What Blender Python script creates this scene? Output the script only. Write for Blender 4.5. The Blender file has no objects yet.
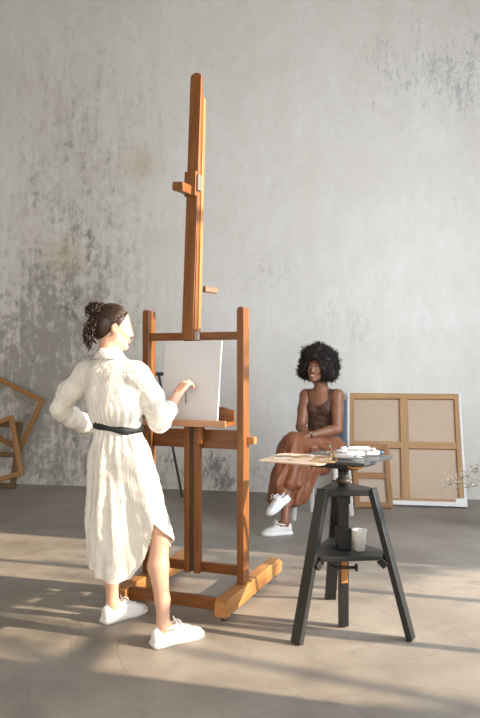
import bpy, math, random
import numpy as np
from mathutils import Vector, Matrix
rnd = random.Random(7)
SC = bpy.context.scene
COL = SC.collection
V = Vector
# ------------------------------------------------------------ camera, world, sun, exposure
F, CX, HY, H = 700.0, 240.0, 368.0, 1.3        # focal length in pixels, centre column, horizon row, eye height
cam = bpy.data.cameras.new('camera'); camo = bpy.data.objects.new('camera', cam); COL.objects.link(camo)
camo.location = (0, 0, H); camo.rotation_euler = (math.pi/2, 0, 0)
cam.sensor_fit = 'VERTICAL'; cam.sensor_height = 36.0; cam.lens = F/718*36.0; cam.shift_y = (HY-359)/718
cam.clip_start = .05; SC.camera = camo
w = bpy.data.worlds.new('world'); SC.world = w; w.use_nodes = True
w.node_tree.nodes['Background'].inputs[0].default_value = (.80, .90, 1.0, 1)
w.node_tree.nodes['Background'].inputs[1].default_value = .8
def sun_dir(): return Vector((-.962, .272, -.44)).normalized()
sl = bpy.data.lights.new('sun', 'SUN'); sl.energy = 10.0; sl.color = (1.0, .82, .60); sl.angle = math.radians(.7)
so = bpy.data.objects.new('sun', sl); COL.objects.link(so); so.rotation_euler = sun_dir().to_track_quat('-Z', 'Y').to_euler()
def area(name, loc, d, sx, sy, e, col):
    l = bpy.data.lights.new(name, 'AREA'); l.shape = 'RECTANGLE'; l.size = sx; l.size_y = sy; l.energy = e; l.color = col
    o = bpy.data.objects.new(name, l); COL.objects.link(o); o.location = loc
    o.rotation_euler = Vector(d).to_track_quat('-Z', 'Z').to_euler(); return o
area('window_daylight', (3.0, 3.9, 2.0), (-1, .75, -.16), 3.0, 2.8, 250, (.78, .88, 1.0))
area('room_fill', (.3, -2.0, 1.9), (-.12, 1, -.22), 5.0, 2.4, 172, (1.0, .87, .71))  # soft fill lamp added behind the camera to brighten the fronts
SC.view_settings.view_transform = 'Standard'; SC.view_settings.look = 'None'
SC.view_settings.exposure = 0.12; SC.view_settings.gamma = 1.0; SC.view_settings.use_curve_mapping = False
SC.cycles.use_denoising = True
def P(px, py, Y): return Vector(((px-CX)/F*Y, Y, H-(py-HY)/F*Y))     # picture position at a depth, for measuring only

# ------------------------------------------------------------ tags
def tag(o, label=None, cat=None, group=None, kind=None):
    if label: o['label'] = label
    if cat: o['category'] = cat
    if group: o['group'] = group
    if kind: o['kind'] = kind
    return o
def thing(name, loc, rz, label, cat, group=None):
    o = bpy.data.objects.new(name, None); COL.objects.link(o); o.empty_display_size = .1
    o.location = loc; o.rotation_euler = (0, 0, rz); tag(o, label, cat, group); return o
def wm(o):
    m = o.matrix_basis.copy()
    return wm(o.parent) @ m if o.parent else m
def link(name, me, mat=None, parent=None, M=None, label=None):
    o = bpy.data.objects.new(name, me); COL.objects.link(o)
    if mat:
        for m in (mat if isinstance(mat, (list, tuple)) else [mat]): me.materials.append(m)
    M = M if M is not None else Matrix.Identity(4)
    if parent is not None:
        o.parent = parent; o.matrix_basis = wm(parent).inverted() @ M
    else: o.matrix_basis = M
    if label: o['label'] = label
    return o

# ------------------------------------------------------------ materials
def newmat(name):
    m = bpy.data.materials.new(name); m.use_nodes = True; nt = m.node_tree
    return m, nt, nt.nodes['Principled BSDF']
def N(nt, t, ins=None, **kw):
    n = nt.nodes.new(t)
    for k, v in kw.items(): setattr(n, k, v)
    for k, v in (ins or {}).items():
        if isinstance(v, bpy.types.NodeSocket): nt.links.new(v, n.inputs[k])
        else: n.inputs[k].default_value = v
    return n
def mth(nt, op, a, b=0.0, clamp=False):
    n = N(nt, 'ShaderNodeMath', {0: a, 1: b}, operation=op); n.use_clamp = clamp; return n.outputs[0]
def ramp(nt, fac, stops):
    n = N(nt, 'ShaderNodeValToRGB', {0: fac}); cr = n.color_ramp
    while len(cr.elements) < len(stops): cr.elements.new(.5)
    for e, (p, c) in zip(cr.elements, stops):
        e.position = p; e.color = (*c, 1) if len(c) == 3 else c
    return n.outputs[0]
def mix(nt, f, a, b, mode='MIX'):
    n = nt.nodes.new('ShaderNodeMix'); n.data_type = 'RGBA'; n.blend_type = mode
    for k, v in ((0, f), (6, a), (7, b)):
        if isinstance(v, bpy.types.NodeSocket): nt.links.new(v, n.inputs[k])
        else: n.inputs[k].default_value = ((*v, 1) if k and len(v) == 3 else v)
    return n.outputs[2]
def mapped(nt, scale=(1, 1, 1)):
    tc = N(nt, 'ShaderNodeTexCoord'); return N(nt, 'ShaderNodeMapping', {0: tc.outputs['Object'], 3: scale}).outputs[0]
def noise(nt, vec, sc, det=5, rough=.6, dist=0.0):
    return N(nt, 'ShaderNodeTexNoise', {'Vector': vec, 'Scale': sc, 'Detail': det, 'Roughness': rough, 'Distortion': dist}).outputs[0]
def bump(nt, bs, h, strength=.3, dist=.01):
    b = N(nt, 'ShaderNodeBump', {'Height': h, 'Strength': strength, 'Distance': dist}); nt.links.new(b.outputs[0], bs.inputs['Normal'])
def wood(name, c0, c1, c2, rough=.42, grain=1.0):
    m, nt, bs = newmat(name)                                    # grain runs along each piece's own z axis
    v = mapped(nt, (38*grain, 38*grain, 2.2)); n1 = noise(nt, v, 1.0, 6, .65, .6)
    v2 = mapped(nt, (160, 160, 6)); n2 = noise(nt, v2, 1.0, 3)
    f = mth(nt, 'ADD', mth(nt, 'MULTIPLY', n1, .75), mth(nt, 'MULTIPLY', n2, .25))
    c = ramp(nt, f, [(.32, c0), (.52, c1), (.72, c2)])
    rv = N(nt, 'ShaderNodeObjectInfo').outputs['Random']
    c = mix(nt, mth(nt, 'MULTIPLY', rv, .28), c, c0)
    nt.links.new(c, bs.inputs['Base Color']); bs.inputs['Roughness'].default_value = rough
    bump(nt, bs, f, .15, .003); return m
def plain(name, col, rough=.5, metal=0.0, var=.12, nsc=40, bs_=.05, fab=None):
    m, nt, bs = newmat(name); v = mapped(nt); n = noise(nt, v, nsc, 4)
    dark = tuple(x*(1-var) for x in col); lite = tuple(min(1, x*(1+var)) for x in col)
    nt.links.new(ramp(nt, n, [(.3, dark), (.7, lite)]), bs.inputs['Base Color'])
    bs.inputs['Roughness'].default_value = rough; bs.inputs['Metallic'].default_value = metal
    if bs_: bump(nt, bs, n, bs_*4, .002)
    return m
W_EASEL = wood('easel_wood', (.135, .044, .010), (.23, .084, .019), (.34, .145, .040))
W_LIGHT = wood('light_easel_wood', (.30, .12, .032), (.44, .20, .06), (.56, .30, .11), .5)
W_FRAME = wood('stretcher_wood', (.36, .20, .085), (.48, .28, .125), (.58, .37, .18), .6)
W_OLD = wood('old_frame_wood', (.25, .11, .035), (.36, .18, .065), (.46, .25, .10), .6)
W_DARK = wood('dark_frame_wood', (.10, .055, .025), (.17, .095, .045), (.26, .15, .07), .6)
METAL = plain('zinc_metal', (.45, .43, .40), .35, .8)
DARKMET = plain('dark_metal', (.035, .033, .032), .5, .3)
RUBBER = plain('caster_rubber', (.05, .045, .04), .6)
WHITE_PAINT = plain('white_gesso', (.80, .79, .77), .7, 0, .03)
BOARD_WHITE = plain('drawing_board_white', (.66, .665, .69), .6, 0, .02, 8, 0)
SHOE = plain('white_leather', (.82, .81, .80), .45, 0, .03)
SHOE_B = plain('cream_leather', (.70, .66, .61), .5, 0, .04)
SOLE = plain('white_rubber', (.80, .79, .77), .55, 0, .04)
CUPM = plain('paper_cup_white', (.80, .79, .76), .6, 0, .03)
CHAIRW = plain('white_chair_paint', (.70, .68, .64), .5, 0, .04)
CHAIRG = plain('blue_grey_chair_back', (.14, .16, .20), .6)
BELT = plain('black_belt_cloth', (.012, .012, .013), .6)

def black_paint():
    m, nt, bs = newmat('worn_black_paint'); v = mapped(nt)
    n = noise(nt, v, 9, 8, .75); n2 = noise(nt, v, 60, 5, .7)
    c = ramp(nt, n2, [(.3, (.006, .007, .008)), (.7, (.016, .018, .019))])
    c = mix(nt, ramp(nt, n, [(.68, (0, 0, 0)), (.74, (1, 1, 1))]), c, (.22, .15, .09))
    nt.links.new(c, bs.inputs['Base Color']); bs.inputs['Roughness'].default_value = .45; bump(nt, bs, n2, .15, .002); return m
BLACK = black_paint()

def cloth(name, col, rough, weave=700, wr=.4, sheen=.2, var=.05):
    m, nt, bs = newmat(name); v = mapped(nt); n = noise(nt, v, 14, 6, .65); n2 = noise(nt, v, weave, 2)
    nt.links.new(ramp(nt, n, [(.3, tuple(x*(1-var) for x in col)), (.7, tuple(min(1, x*(1+var)) for x in col))]), bs.inputs['Base Color'])
    bs.inputs['Roughness'].default_value = rough; bs.inputs['Sheen Weight'].default_value = sheen
    v3 = mapped(nt, (26, 26, 9)); n3 = noise(nt, v3, 1.0, 5, .6, 1.2)
    bump(nt, bs, mth(nt, 'ADD', mth(nt, 'MULTIPLY', n3, 1.0), mth(nt, 'MULTIPLY', n2, .05)), wr, .02); return m
LINEN = cloth('cream_linen', (.83, .795, .73), .85, wr=.8)
SATIN = cloth('rust_satin', (.235, .075, .026), .40, wr=.45, sheen=.1, var=.12)
TOPM = cloth('brown_satin', (.075, .030, .017), .62, wr=.5, sheen=.1, var=.12)

def skin(name, rough=.45):
    m, nt, bs = newmat(name)
    at = N(nt, 'ShaderNodeAttribute', attribute_name='Col'); v = mapped(nt); n = noise(nt, v, 30, 4)
    c = mix(nt, mth(nt, 'MULTIPLY', n, .25), at.outputs[0], (.5, .25, .15), 'SOFT_LIGHT')
    nt.links.new(c, bs.inputs['Base Color']); bs.inputs['Roughness'].default_value = rough
    bs.inputs['Subsurface Weight'].default_value = .08; bs.inputs['Subsurface Scale'].default_value = .01
    bs.inputs['Subsurface Radius'].default_value = (1, .35, .2); return m
SKIN = skin('skin')
def hairmat(name, c0, c1, rough=.45):
    m, nt, bs = newmat(name); v = mapped(nt); n = noise(nt, v, 60, 3)
    nt.links.new(ramp(nt, n, [(.3, c0), (.7, c1)]), bs.inputs['Base Color']); bs.inputs['Roughness'].default_value = rough; return m
HAIR_BROWN = hairmat('dark_brown_hair', (.016, .009, .006), (.055, .028, .016), .38)
HAIR_BLACK = hairmat('black_brown_hair', (.010, .007, .006), (.028, .018, .013), .6)

# ------------------------------------------------------------ mesh helpers
class MB:
    def __init__(s): s.v = []; s.f = []; s.smooth = []
    def add(s, verts, faces, smooth=False):
        b = len(s.v); s.v += [tuple(p) for p in verts]; s.f += [tuple(i+b for i in f) for f in faces]; s.smooth += [smooth]*len(faces); return s
    def box(s, lo, hi, M=None):
        c = [Vector((x, y, z)) for x in (lo[0], hi[0]) for y in (lo[1], hi[1]) for z in (lo[2], hi[2])]
        if M: c = [M @ p for p in c]
        return s.add(c, [(0, 1, 3, 2), (4, 6, 7, 5), (0, 4, 5, 1), (2, 3, 7, 6), (0, 2, 6, 4), (1, 5, 7, 3)])
    def prism(s, pts, z0, z1, M=None):
        n = len(pts); c = [Vector((x, y, z)) for z in (z0, z1) for x, y in pts]
        if M: c = [M @ p for p in c]
        return s.add(c, [tuple(reversed(range(n))), tuple(range(n, 2*n))] + [(i, (i+1) % n, n+(i+1) % n, n+i) for i in range(n)])
    def lathe(s, prof, n=24, M=None, cap=True):
        c = [Vector((r*math.cos(2*math.pi*i/n), r*math.sin(2*math.pi*i/n), z)) for r, z in prof for i in range(n)]
        if M: c = [M @ p for p in c]
        f = [(k*n+i, k*n+(i+1) % n, (k+1)*n+(i+1) % n, (k+1)*n+i) for k in range(len(prof)-1) for i in range(n)]
        s.add(c, f, True)
        if cap: b = len(s.v)-len(c); s.f += [tuple(b+i for i in reversed(range(n))), tuple(b+(len(prof)-1)*n+i for i in range(n))]; s.smooth += [False]*2
        return s
    def tube(s, pts, r, n=8, cap=True):
        pts = [Vector(p) for p in pts]; m = len(pts); rr = r if isinstance(r, (list, tuple)) else [r]*m
        t = (pts[1]-pts[0]).normalized(); u = t.orthogonal().normalized(); vs = []
        for i, p in enumerate(pts):
            t = (pts[min(i+1, m-1)]-pts[max(i-1, 0)])
            t = t.normalized() if t.length > 1e-9 else V((0, 0, 1))
            u = (u-t*u.dot(t)); u = u.normalized() if u.length > 1e-6 else t.orthogonal().normalized(); w_ = t.cross(u)
            vs += [p+(u*math.cos(2*math.pi*k/n)+w_*math.sin(2*math.pi*k/n))*rr[i] for k in range(n)]
        f = [(i*n+k, i*n+(k+1) % n, (i+1)*n+(k+1) % n, (i+1)*n+k) for i in range(m-1) for k in range(n)]
        s.add(vs, f, True)
        if cap: b = len(s.v)-len(vs); s.f += [tuple(b+k for k in reversed(range(n))), tuple(b+(m-1)*n+k for k in range(n))]; s.smooth += [False]*2
        return s
    def mesh(s, name='mesh'):
        me = bpy.data.meshes.new(name); me.from_pydata(s.v, [], s.f); me.update()
        me.polygons.foreach_set('use_smooth', s.smooth); return me
    def build(s, name, mat, parent=None, M=None, bevel=0, label=None, seg=2):
        o = link(name, s.mesh(name), mat, parent, M, label)
        if bevel:
            b = o.modifiers.new('bevel', 'BEVEL'); b.width = bevel; b.segments = seg; b.limit_method = 'ANGLE'; b.angle_limit = math.radians(40)
        return o
def frame(z, x):
    z = Vector(z).normalized(); x = Vector(x); x = (x-z*x.dot(z)).normalized(); y = z.cross(x)
    return Matrix((x, y, z)).transposed().to_4x4()
def bar(name, a, b, wx, wy, xdir, mat, parent, bevel=.003, label=None, round_top=False):
    """a straight timber from a to b, wx wide along xdir and wy thick"""
    a = Vector(a); b = Vector(b); L = (b-a).length; M = Matrix.Translation(a) @ frame(b-a, xdir)
    mb = MB()
    if round_top:
        n = 8; r = wx/2; pts = [(-r, 0), (r, 0)] + [(r*math.cos(t), L-r*.8+r*.8*math.sin(t)) for t in [math.pi*k/n for k in range(n+1)]]
        R = Matrix(((1, 0, 0, 0), (0, 0, 1, 0), (0, 1, 0, 0), (0, 0, 0, 1)))
        mb.prism(list(reversed(pts)), -wy/2, wy/2, R)
    else: mb.box((-wx/2, -wy/2, 0), (wx/2, wy/2, L))
    return mb.build(name, mat, parent, M, bevel, label)
# ------------------------------------------------------------ smooth solids for figures and cloth (distance field -> one closed mesh)
class Field:
    def __init__(s, lo, hi, h):
        s.lo = np.array(lo, float); s.h = h; s.n = np.ceil((np.array(hi)-s.lo)/h).astype(int)+1
        s.F = np.full(s.n, .5, np.float32)
    def win(s, lo, hi):
        a = np.clip(np.floor((np.array(lo)-s.lo)/s.h).astype(int), 0, s.n); b = np.clip(np.ceil((np.array(hi)-s.lo)/s.h).astype(int)+1, 0, s.n)
        g = [(s.lo[i]+s.h*np.arange(a[i], b[i])).astype(np.float32) for i in range(3)]
        return tuple(slice(a[i], b[i]) for i in range(3)), g[0][:, None, None], g[1][None, :, None], g[2][None, None, :]
    def put(s, sl, d, k, op):
        A = s.F[sl]
        if op == 'u':
            if k > 0: hh = np.clip(.5+.5*(A-d)/k, 0, 1); s.F[sl] = A*(1-hh)+d*hh-k*hh*(1-hh)
            else: s.F[sl] = np.minimum(A, d)
        elif op == 's':
            d = -d
            if k > 0: hh = np.clip(.5-.5*(A-d)/k, 0, 1); s.F[sl] = A*(1-hh)+d*hh+k*hh*(1-hh)
            else: s.F[sl] = np.maximum(A, d)
    def cone(s, a, b, ra, rb, k=.02, op='u', m=.05):
        a = np.array(a, float); b = np.array(b, float); r = max(ra, rb)+m+k
        sl, x, y, z = s.win(np.minimum(a, b)-r, np.maximum(a, b)+r)
        ab = b-a; L2 = max(ab.dot(ab), 1e-9)
        t = np.clip(((x-a[0])*ab[0]+(y-a[1])*ab[1]+(z-a[2])*ab[2])/L2, 0, 1)
        d = np.sqrt((x-a[0]-t*ab[0])**2+(y-a[1]-t*ab[1])**2+(z-a[2]-t*ab[2])**2)-(ra+(rb-ra)*t)
        s.put(sl, d, k, op)
    def chain(s, pts, rs, k=.02):
        for i in range(len(pts)-1): s.cone(pts[i], pts[i+1], rs[i], rs[i+1], k)
    def ell(s, c, r, R=None, k=.02, op='u', m=.05):
        c = np.array(c, float); q = max(r)+m+k; sl, x, y, z = s.win(c-q, c+q)
        R = np.array(R) if R is not None else np.eye(3)          # columns are the axes
        X, Y, Z = x-c[0], y-c[1], z-c[2]
        l = [R[0, i]*X+R[1, i]*Y+R[2, i]*Z for i in range(3)]
        k0 = np.sqrt(sum((l[i]/r[i])**2 for i in range(3))); k1 = np.sqrt(sum((l[i]/r[i]**2)**2 for i in range(3)))+1e-9
        s.put(sl, k0*(k0-1)/k1, k, op)
    def mesh(s, name='solid', disp=None, color=None):
        Fd = s.F; n = Fd.shape; neg = Fd < 0
        c = np.zeros((n[0]-1, n[1]-1, n[2]-1), np.uint8)
        for dx in (0, 1):
            for dy in (0, 1):
                for dz in (0, 1): c += neg[dx:n[0]-1+dx, dy:n[1]-1+dy, dz:n[2]-1+dz]
        act = (c > 0) & (c < 8); ids = np.argwhere(act); idx = np.full(act.shape, -1, np.int32); idx[act] = np.arange(len(ids))
        acc = np.zeros((len(ids), 3)); cnt = np.zeros(len(ids))
        cor = [(dx, dy, dz) for dx in (0, 1) for dy in (0, 1) for dz in (0, 1)]
        for p in cor:
            for ax in range(3):
                if p[ax]: continue
                q = list(p); q[ax] = 1
                fa = Fd[ids[:, 0]+p[0], ids[:, 1]+p[1], ids[:, 2]+p[2]]; fb = Fd[ids[:, 0]+q[0], ids[:, 1]+q[1], ids[:, 2]+q[2]]
                cr = (fa < 0) != (fb < 0); t = np.where(cr, fa/np.where(cr, fa-fb, 1), 0)
                w_ = np.array(p, float)[None].repeat(len(ids), 0); w_[:, ax] = t; acc += w_*cr[:, None]; cnt += cr
        vs = s.lo+(ids+acc/np.maximum(cnt, 1)[:, None])*s.h
        faces = []
        for ax in range(3):
            u, v = (ax+1) % 3, (ax+2) % 3
            sa = [slice(None)]*3; sb = [slice(None)]*3; sa[ax] = slice(0, n[ax]-1); sb[ax] = slice(1, n[ax])
            A = neg[tuple(sa)]; B = neg[tuple(sb)]; e = np.argwhere(A != B)
            e = e[(e[:, u] > 0) & (e[:, v] > 0) & (e[:, u] < n[u]-1) & (e[:, v] < n[v]-1)]
            def g(du, dv):
                q = e.copy(); q[:, u] -= du; q[:, v] -= dv; return idx[q[:, 0], q[:, 1], q[:, 2]]
            quad = np.stack([g(1, 1), g(0, 1), g(0, 0), g(1, 0)], 1); inside = A[e[:, 0], e[:, 1], e[:, 2]]
            quad[~inside] = quad[~inside][:, ::-1]; faces.append(quad)
        fs = np.concatenate(faces); fs = fs[(fs >= 0).all(1)]
        me = bpy.data.meshes.new(name); me.vertices.add(len(vs)); me.vertices.foreach_set('co', vs.astype(np.float32).ravel())
        me.loops.add(len(fs)*4); me.loops.foreach_set('vertex_index', fs.astype(np.int32).ravel())
        me.polygons.add(len(fs)); me.polygons.foreach_set('loop_start', np.arange(0, len(fs)*4, 4, dtype=np.int32))
        me.update(calc_edges=True); me.validate()
        if disp is not None:
            nr = np.zeros(len(vs)*3, np.float32); me.vertices.foreach_get('normal', nr); nr = nr.reshape(-1, 3)
            vs = vs+disp(vs, nr); me.vertices.foreach_set('co', vs.astype(np.float32).ravel())
        me.polygons.foreach_set('use_smooth', np.ones(len(fs), bool)); me.update()
        if color is not None:
            at = me.color_attributes.new('Col', 'FLOAT_COLOR', 'POINT'); cc = np.ones((len(vs), 4), np.float32); cc[:, :3] = color(vs)
            at.data.foreach_set('color', cc.ravel())
        return me
def smooth_mod(o, it=2, f=.5):
    m = o.modifiers.new('smooth', 'SMOOTH'); m.iterations = it; m.factor = f; return o
def sp(p, c, r, soft=.3):
    d = np.linalg.norm((p-np.array(c))/np.array(r), axis=1); return np.clip((1+soft-d)/(2*soft), 0, 1)[:, None]
def blend(c, w_, col): return c*(1-w_)+np.array(col)*w_

def axes(fwd, up=(0, 0, 1)):
    f = Vector(fwd).normalized(); u = Vector(up); u = (u-f*u.dot(f)).normalized(); l = u.cross(f)
    return Matrix((f, l, u)).transposed()           # columns: forward, left, up
def head(fd, o, A, s=1.0, wide=1.0):
    """head solid around its centre o; A = axes; about 0.22 m tall at s = 1"""
    R = np.array(A); T = lambda x, y, z: tuple(Vector(o)+A @ Vector((x*s, y*s*wide, z*s)))
    fd.ell(T(-.012, 0, .030), (.094*s, .074*s*wide, .086*s), R, .02)
    fd.ell(T(.028, 0, -.030), (.062*s, .056*s*wide, .080*s), R, .025)
    for q in (-1, 1):
        fd.cone(T(.005, q*.050, -.052), T(.066, q*.012, -.094), .015*s, .013*s, .025)
        fd.ell(T(.055, q*.034, -.026), (.026*s, .022*s, .022*s), R, .015)
    fd.ell(T(.070, 0, -.096), (.017*s, .018*s, .014*s), R, .012)
    fd.cone(T(.079, -.028*wide, .024), T(.079, .028*wide, .024), .009*s, .009*s, .014)
    for q in (-1, 1): fd.ell(T(.092, q*.031, .004), (.013*s, .015*s, .009*s), R, .008, 's')
    for q in (-1, 1): fd.ell(T(.073, q*.031, .003), (.0135*s, .0145*s, .0125*s), R, .002)
    fd.cone(T(.086, 0, .014), T(.100, 0, -.026), .0065*s, .0095*s, .009)
    for q in (-1, 1): fd.ell(T(.092, q*.0115, -.031), (.009*s, .008*s, .007*s), R, .006)
    fd.ell(T(.088, 0, -.0565), (.011*s, .024*s, .0055*s), R, .005)
    fd.ell(T(.086, 0, -.0670), (.012*s, .020*s, .0065*s), R, .005)
    for q in (-1, 1):
        Re = np.array(A @ Matrix.Rotation(.25*q, 3, 'Z') @ Matrix.Rotation(-.2, 3, 'Y'))
        fd.ell(T(-.004, q*.075, -.008), (.019*s, .007*s, .031*s), Re, .006)
        fd.ell(T(.000, q*.083, -.004), (.010*s, .004*s, .018*s), Re, .003, 's')
    return T
def paint_face(T, A, s, base, lip, brow, iris=(.03, .015, .01), smile=False, teeth=False):
    Rn = np.array(A); o = np.array(T(0, 0, 0))
    def f(vs):
        q = (vs-o) @ Rn / s; c = np.ones((len(vs), 3))*np.array(base)
        near = q[:, 0] > .03
        def m(ctr, r, soft=.3): return sp(q, ctr, r, soft)*near[:, None]
        for y in (-.045, .045): c = blend(c, m((.06, y, -.03), (.04, .024, .022), .8)*.35, (base[0]*1.05, base[1]*.78, base[2]*.72))
        c = blend(c, m((.092, 0, -.056), (.03, .023 if not smile else .028, .0050)), lip); c = blend(c, m((.09, 0, -.067), (.03, .018, .0065)), lip)
        if teeth: c = blend(c, m((.095, 0, -.061), (.03, .0175, .0042), .15), (.75, .70, .65))
        else: c = blend(c, m((.095, 0, -.0612), (.03, .021, .0016)), tuple(x*.4 for x in lip))
        for y in (-.031, .031):
            c = blend(c, m((.085, y, .003), (.03, .0145, .0065), .2), (.62, .58, .55)); c = blend(c, m((.088, y, .0035), (.03, .0060, .0068), .2), iris)
            c = blend(c, m((.085, y, .0100), (.03, .0165, .0020)), tuple(x*.5 for x in brow))
            c = blend(c, m((.085, y*1.03, .0245), (.03, .018, .0035)), brow)
            c = blend(c, m((.100, y*.36, -.0375), (.02, .003, .0025)), tuple(x*.25 for x in base))
        return c
    return f
def hand(fd, w_, d, n, side, curls=(.35, .4, .45, .5), s=1.0, spread=.06, thumb=(.5, .3), k=.006):
    """w_ wrist, d finger direction, n palm normal, side = towards the thumb; five separate fingers"""
    d = Vector(d).normalized(); n = Vector(n); n = (n-d*n.dot(d)).normalized(); t = d.cross(n)
    t = t if t.dot(Vector(side)) > 0 else -t; w_ = Vector(w_); out = []
    L = [(.040, .024, .019), (.045, .028, .020), (.041, .026, .019), (.032, .020, .017)]
    for i in range(4):
        off = (1.5-i)*.0195*s; kn = w_+d*(.088-.004*abs(i-1))*s+t*off
        fd.cone(w_+t*off*.55+d*.008*s, kn, .0135*s, .0105*s, .012)
        a = spread*(1.5-i); fdn = (d*math.cos(a)+t*math.sin(a)).normalized(); p = kn; ang = curls[i]*.6
        for j in range(3):
            dr = fdn*math.cos(ang)+n*math.sin(ang); q = p+dr*L[i][j]*s
            fd.cone(p, q, (.0085-.0008*j)*s, (.0078-.0010*j)*s, .003); p = q; ang += curls[i]*(1.0 if j == 0 else .7)
        out.append(p)
    tb = w_+d*.022*s+t*.020*s; a, b = thumb
    d1 = (d*math.cos(a)+t*math.sin(a)+n*.35).normalized(); p1 = tb+d1*.042*s
    d2 = (d*math.cos(b)+t*math.sin(b)+n*.55).normalized(); p2 = p1+d2*.030*s; p3 = p2+(d2+n*.3).normalized()*.022*s
    fd.cone(tb, p1, .014*s, .0105*s, .010); fd.cone(p1, p2, .0100*s, .0088*s, .003); fd.cone(p2, p3, .0088*s, .0070*s, .003)
    out.append(p3); return out
def vnoise(p, seed=0):
    """cheap smooth 3-D noise from summed tilted waves"""
    r = np.random.RandomState(seed); o = np.zeros(len(p))
    for i in range(9):
        k = r.normal(size=3); k /= np.linalg.norm(k); o += np.sin(p @ k*(1+i*.35)+r.uniform(0, 6.28))/(1+i*.3)
    return o/4.0

# ------------------------------------------------------------ shoes
def shoe(parent, heel, d, pitch, mat, L=.265, w=.092, ankle_h=.085, lace=True, roll=0.0):
    """low sneaker; heel = back of the sole on the ground, d = horizontal toe direction, pitch raises the toe"""
    d = Vector(d).normalized(); up = Vector((0, 0, 1)); A = axes(d)
    M = Matrix.Translation(Vector(heel)) @ A.to_4x4() @ Matrix.Rotation(-pitch, 4, 'Y') @ Matrix.Rotation(roll, 4, 'X')
    def hw(t):    # half width along the shoe
        pts = [(0, .26), (.03, .36), (.12, .42), (.35, .37), (.55, .43), (.72, .50), (.88, .42), (.96, .28), (1, .10)]
        for (a, x), (b, y) in zip(pts, pts[1:]):
            if t <= b: return w*(x+(y-x)*(t-a)/(b-a))
        return w*.1
    def ring(z, grow=0.0, n=40):
        up_, dn = [], []
        for i in range(n+1):
            t = .5-.5*math.cos(math.pi*i/n); x = t*L; y = hw(t)+grow; xx = x+(t-.5)*2*grow
            up_.append((xx, y)); dn.append((xx, -y))
        return up_+dn[::-1]
    root = None
    mb = MB(); prof = [(0, .000), (.004, .004), (.004, .020), (.000, .026)]; rings = []
    for g, z in prof: rings.append([(x, y, z) for x, y in ring(z, g)])
    n = len(rings[0]); c = [p for r in rings for p in r]
    mb.add(c, [(k*n+i, k*n+(i+1) % n, (k+1)*n+(i+1) % n, (k+1)*n+i) for k in range(3) for i in range(n)], True)
    b = 0; mb.f += [tuple(reversed(range(n))), tuple(3*n+i for i in range(n))]; mb.smooth += [False, False]
    # upper: cross sections along the length
    ub = MB(); secs = []; m = 18; T = [0, .02, .06, .12, .2, .28, .36, .44, .52, .6, .68, .76, .84, .9, .95, .985, 1.0]
    def top(t):
        pts = [(0, .074), (.04, .088), (.12, .086), (.25, .080), (.36, .090), (.45, .088), (.6, .070), (.75, .055), (.9, .046), (.97, .038), (1, .026)]
        for (a, x), (b_, y) in zip(pts, pts[1:]):
            if t <= b_: return x+(y-x)*(t-a)/(b_-a)
        return .026
    for t in T:
        h_ = top(t)-.018; W = hw(t)-.002; row = []
        for i in range(m+1):
            a = math.pi*i/m; e = .62
            cx = math.copysign(abs(math.cos(a))**e, math.cos(a)); sx = abs(math.sin(a))**(.75)
            narrow = 1-.22*sx if t < .5 else 1-.1*sx
            row.append((t*L, W*cx*narrow, .018+h_*sx))
        secs.append(row)
    c = [p for r in secs for p in r]; k_ = m+1
    ub.add(c, [(j*k_+i, (j+1)*k_+i, (j+1)*k_+i+1, j*k_+i+1) for j in range(len(secs)-1) for i in range(m)], True)
    ub.f += [tuple(range(k_)), tuple(reversed(range((len(secs)-1)*k_, len(secs)*k_)))]; ub.smooth += [True, True]
    sh = ub.build('shoe', mat, parent, M)
    ss = sh.modifiers.new('sub', 'SUBSURF'); ss.levels = 1; ss.render_levels = 1
    mb.build('sole', SOLE, sh, M)
    cb = MB(); pts = []                                         # padded collar round the ankle
    for i in range(25):
        a = 2*math.pi*i/24; x = .077+.052*math.cos(a); pts.append((x, .029*math.sin(a), .081+.010*max(0, math.cos(a))+.006*max(0, -math.cos(a))))
    cb.tube(pts, .0065, 8, False); cb.build('collar', mat, sh, M)
    if lace:
        lb = MB()
        for q in range(5):
            x = .125+q*.017; z = top(x/L)+.003
            lb.tube([(x, -.022, z-.006), (x+.004, -.008, z+.001), (x+.006, .008, z+.001), (x+.010, .022, z-.006)], .0026, 6)
            lb.tube([(x+.008, -.022, z-.006), (x+.006, 0, z+.003), (x, .022, z-.006)], .0026, 6)
        for q in (-1, 1):
            z = .094
            lb.tube([(.125, 0, z), (.118, q*.018, z+.020), (.128, q*.034, z+.016), (.137, q*.028, z-.002), (.127, q*.006, z)], .0026, 6)
            lb.tube([(.125, 0, z), (.140, q*.018, z+.004), (.150, q*.034, z-.018)], .0024, 6)
        lb.build('shoelace', SOLE, sh, M)
    return sh
# ------------------------------------------------------------ the room
WD = Vector((.9815, -.1915, 0)); WN = Vector((-.1915, -.9815, 0))     # along the back wall, and out of it towards the camera
W0 = Vector((0, 7.37, 0))
MW = Matrix.Translation(W0) @ Matrix((WD, -WN, (0, 0, 1))).transposed().to_4x4()   # local x along the wall, y into it, z up
def blobs(nt, co, lst):
    """sum of soft patches (u, z, ru, rz, weight) on the wall"""
    tot = None
    for u, z, ru, rz, wt in lst:
        mp = N(nt, 'ShaderNodeMapping', {0: co, 1: (-u/ru, 0, -z/rz), 3: (1/ru, 0, 1/rz)})
        ln = N(nt, 'ShaderNodeVectorMath', {0: mp.outputs[0]}, operation='LENGTH').outputs['Value']
        g = mth(nt, 'MULTIPLY', mth(nt, 'SUBTRACT', 1.0, ln, True), wt); g = mth(nt, 'MAXIMUM', g, 0) if wt > 0 else g
        tot = g if tot is None else mth(nt, 'ADD', tot, g)
    return tot
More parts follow.
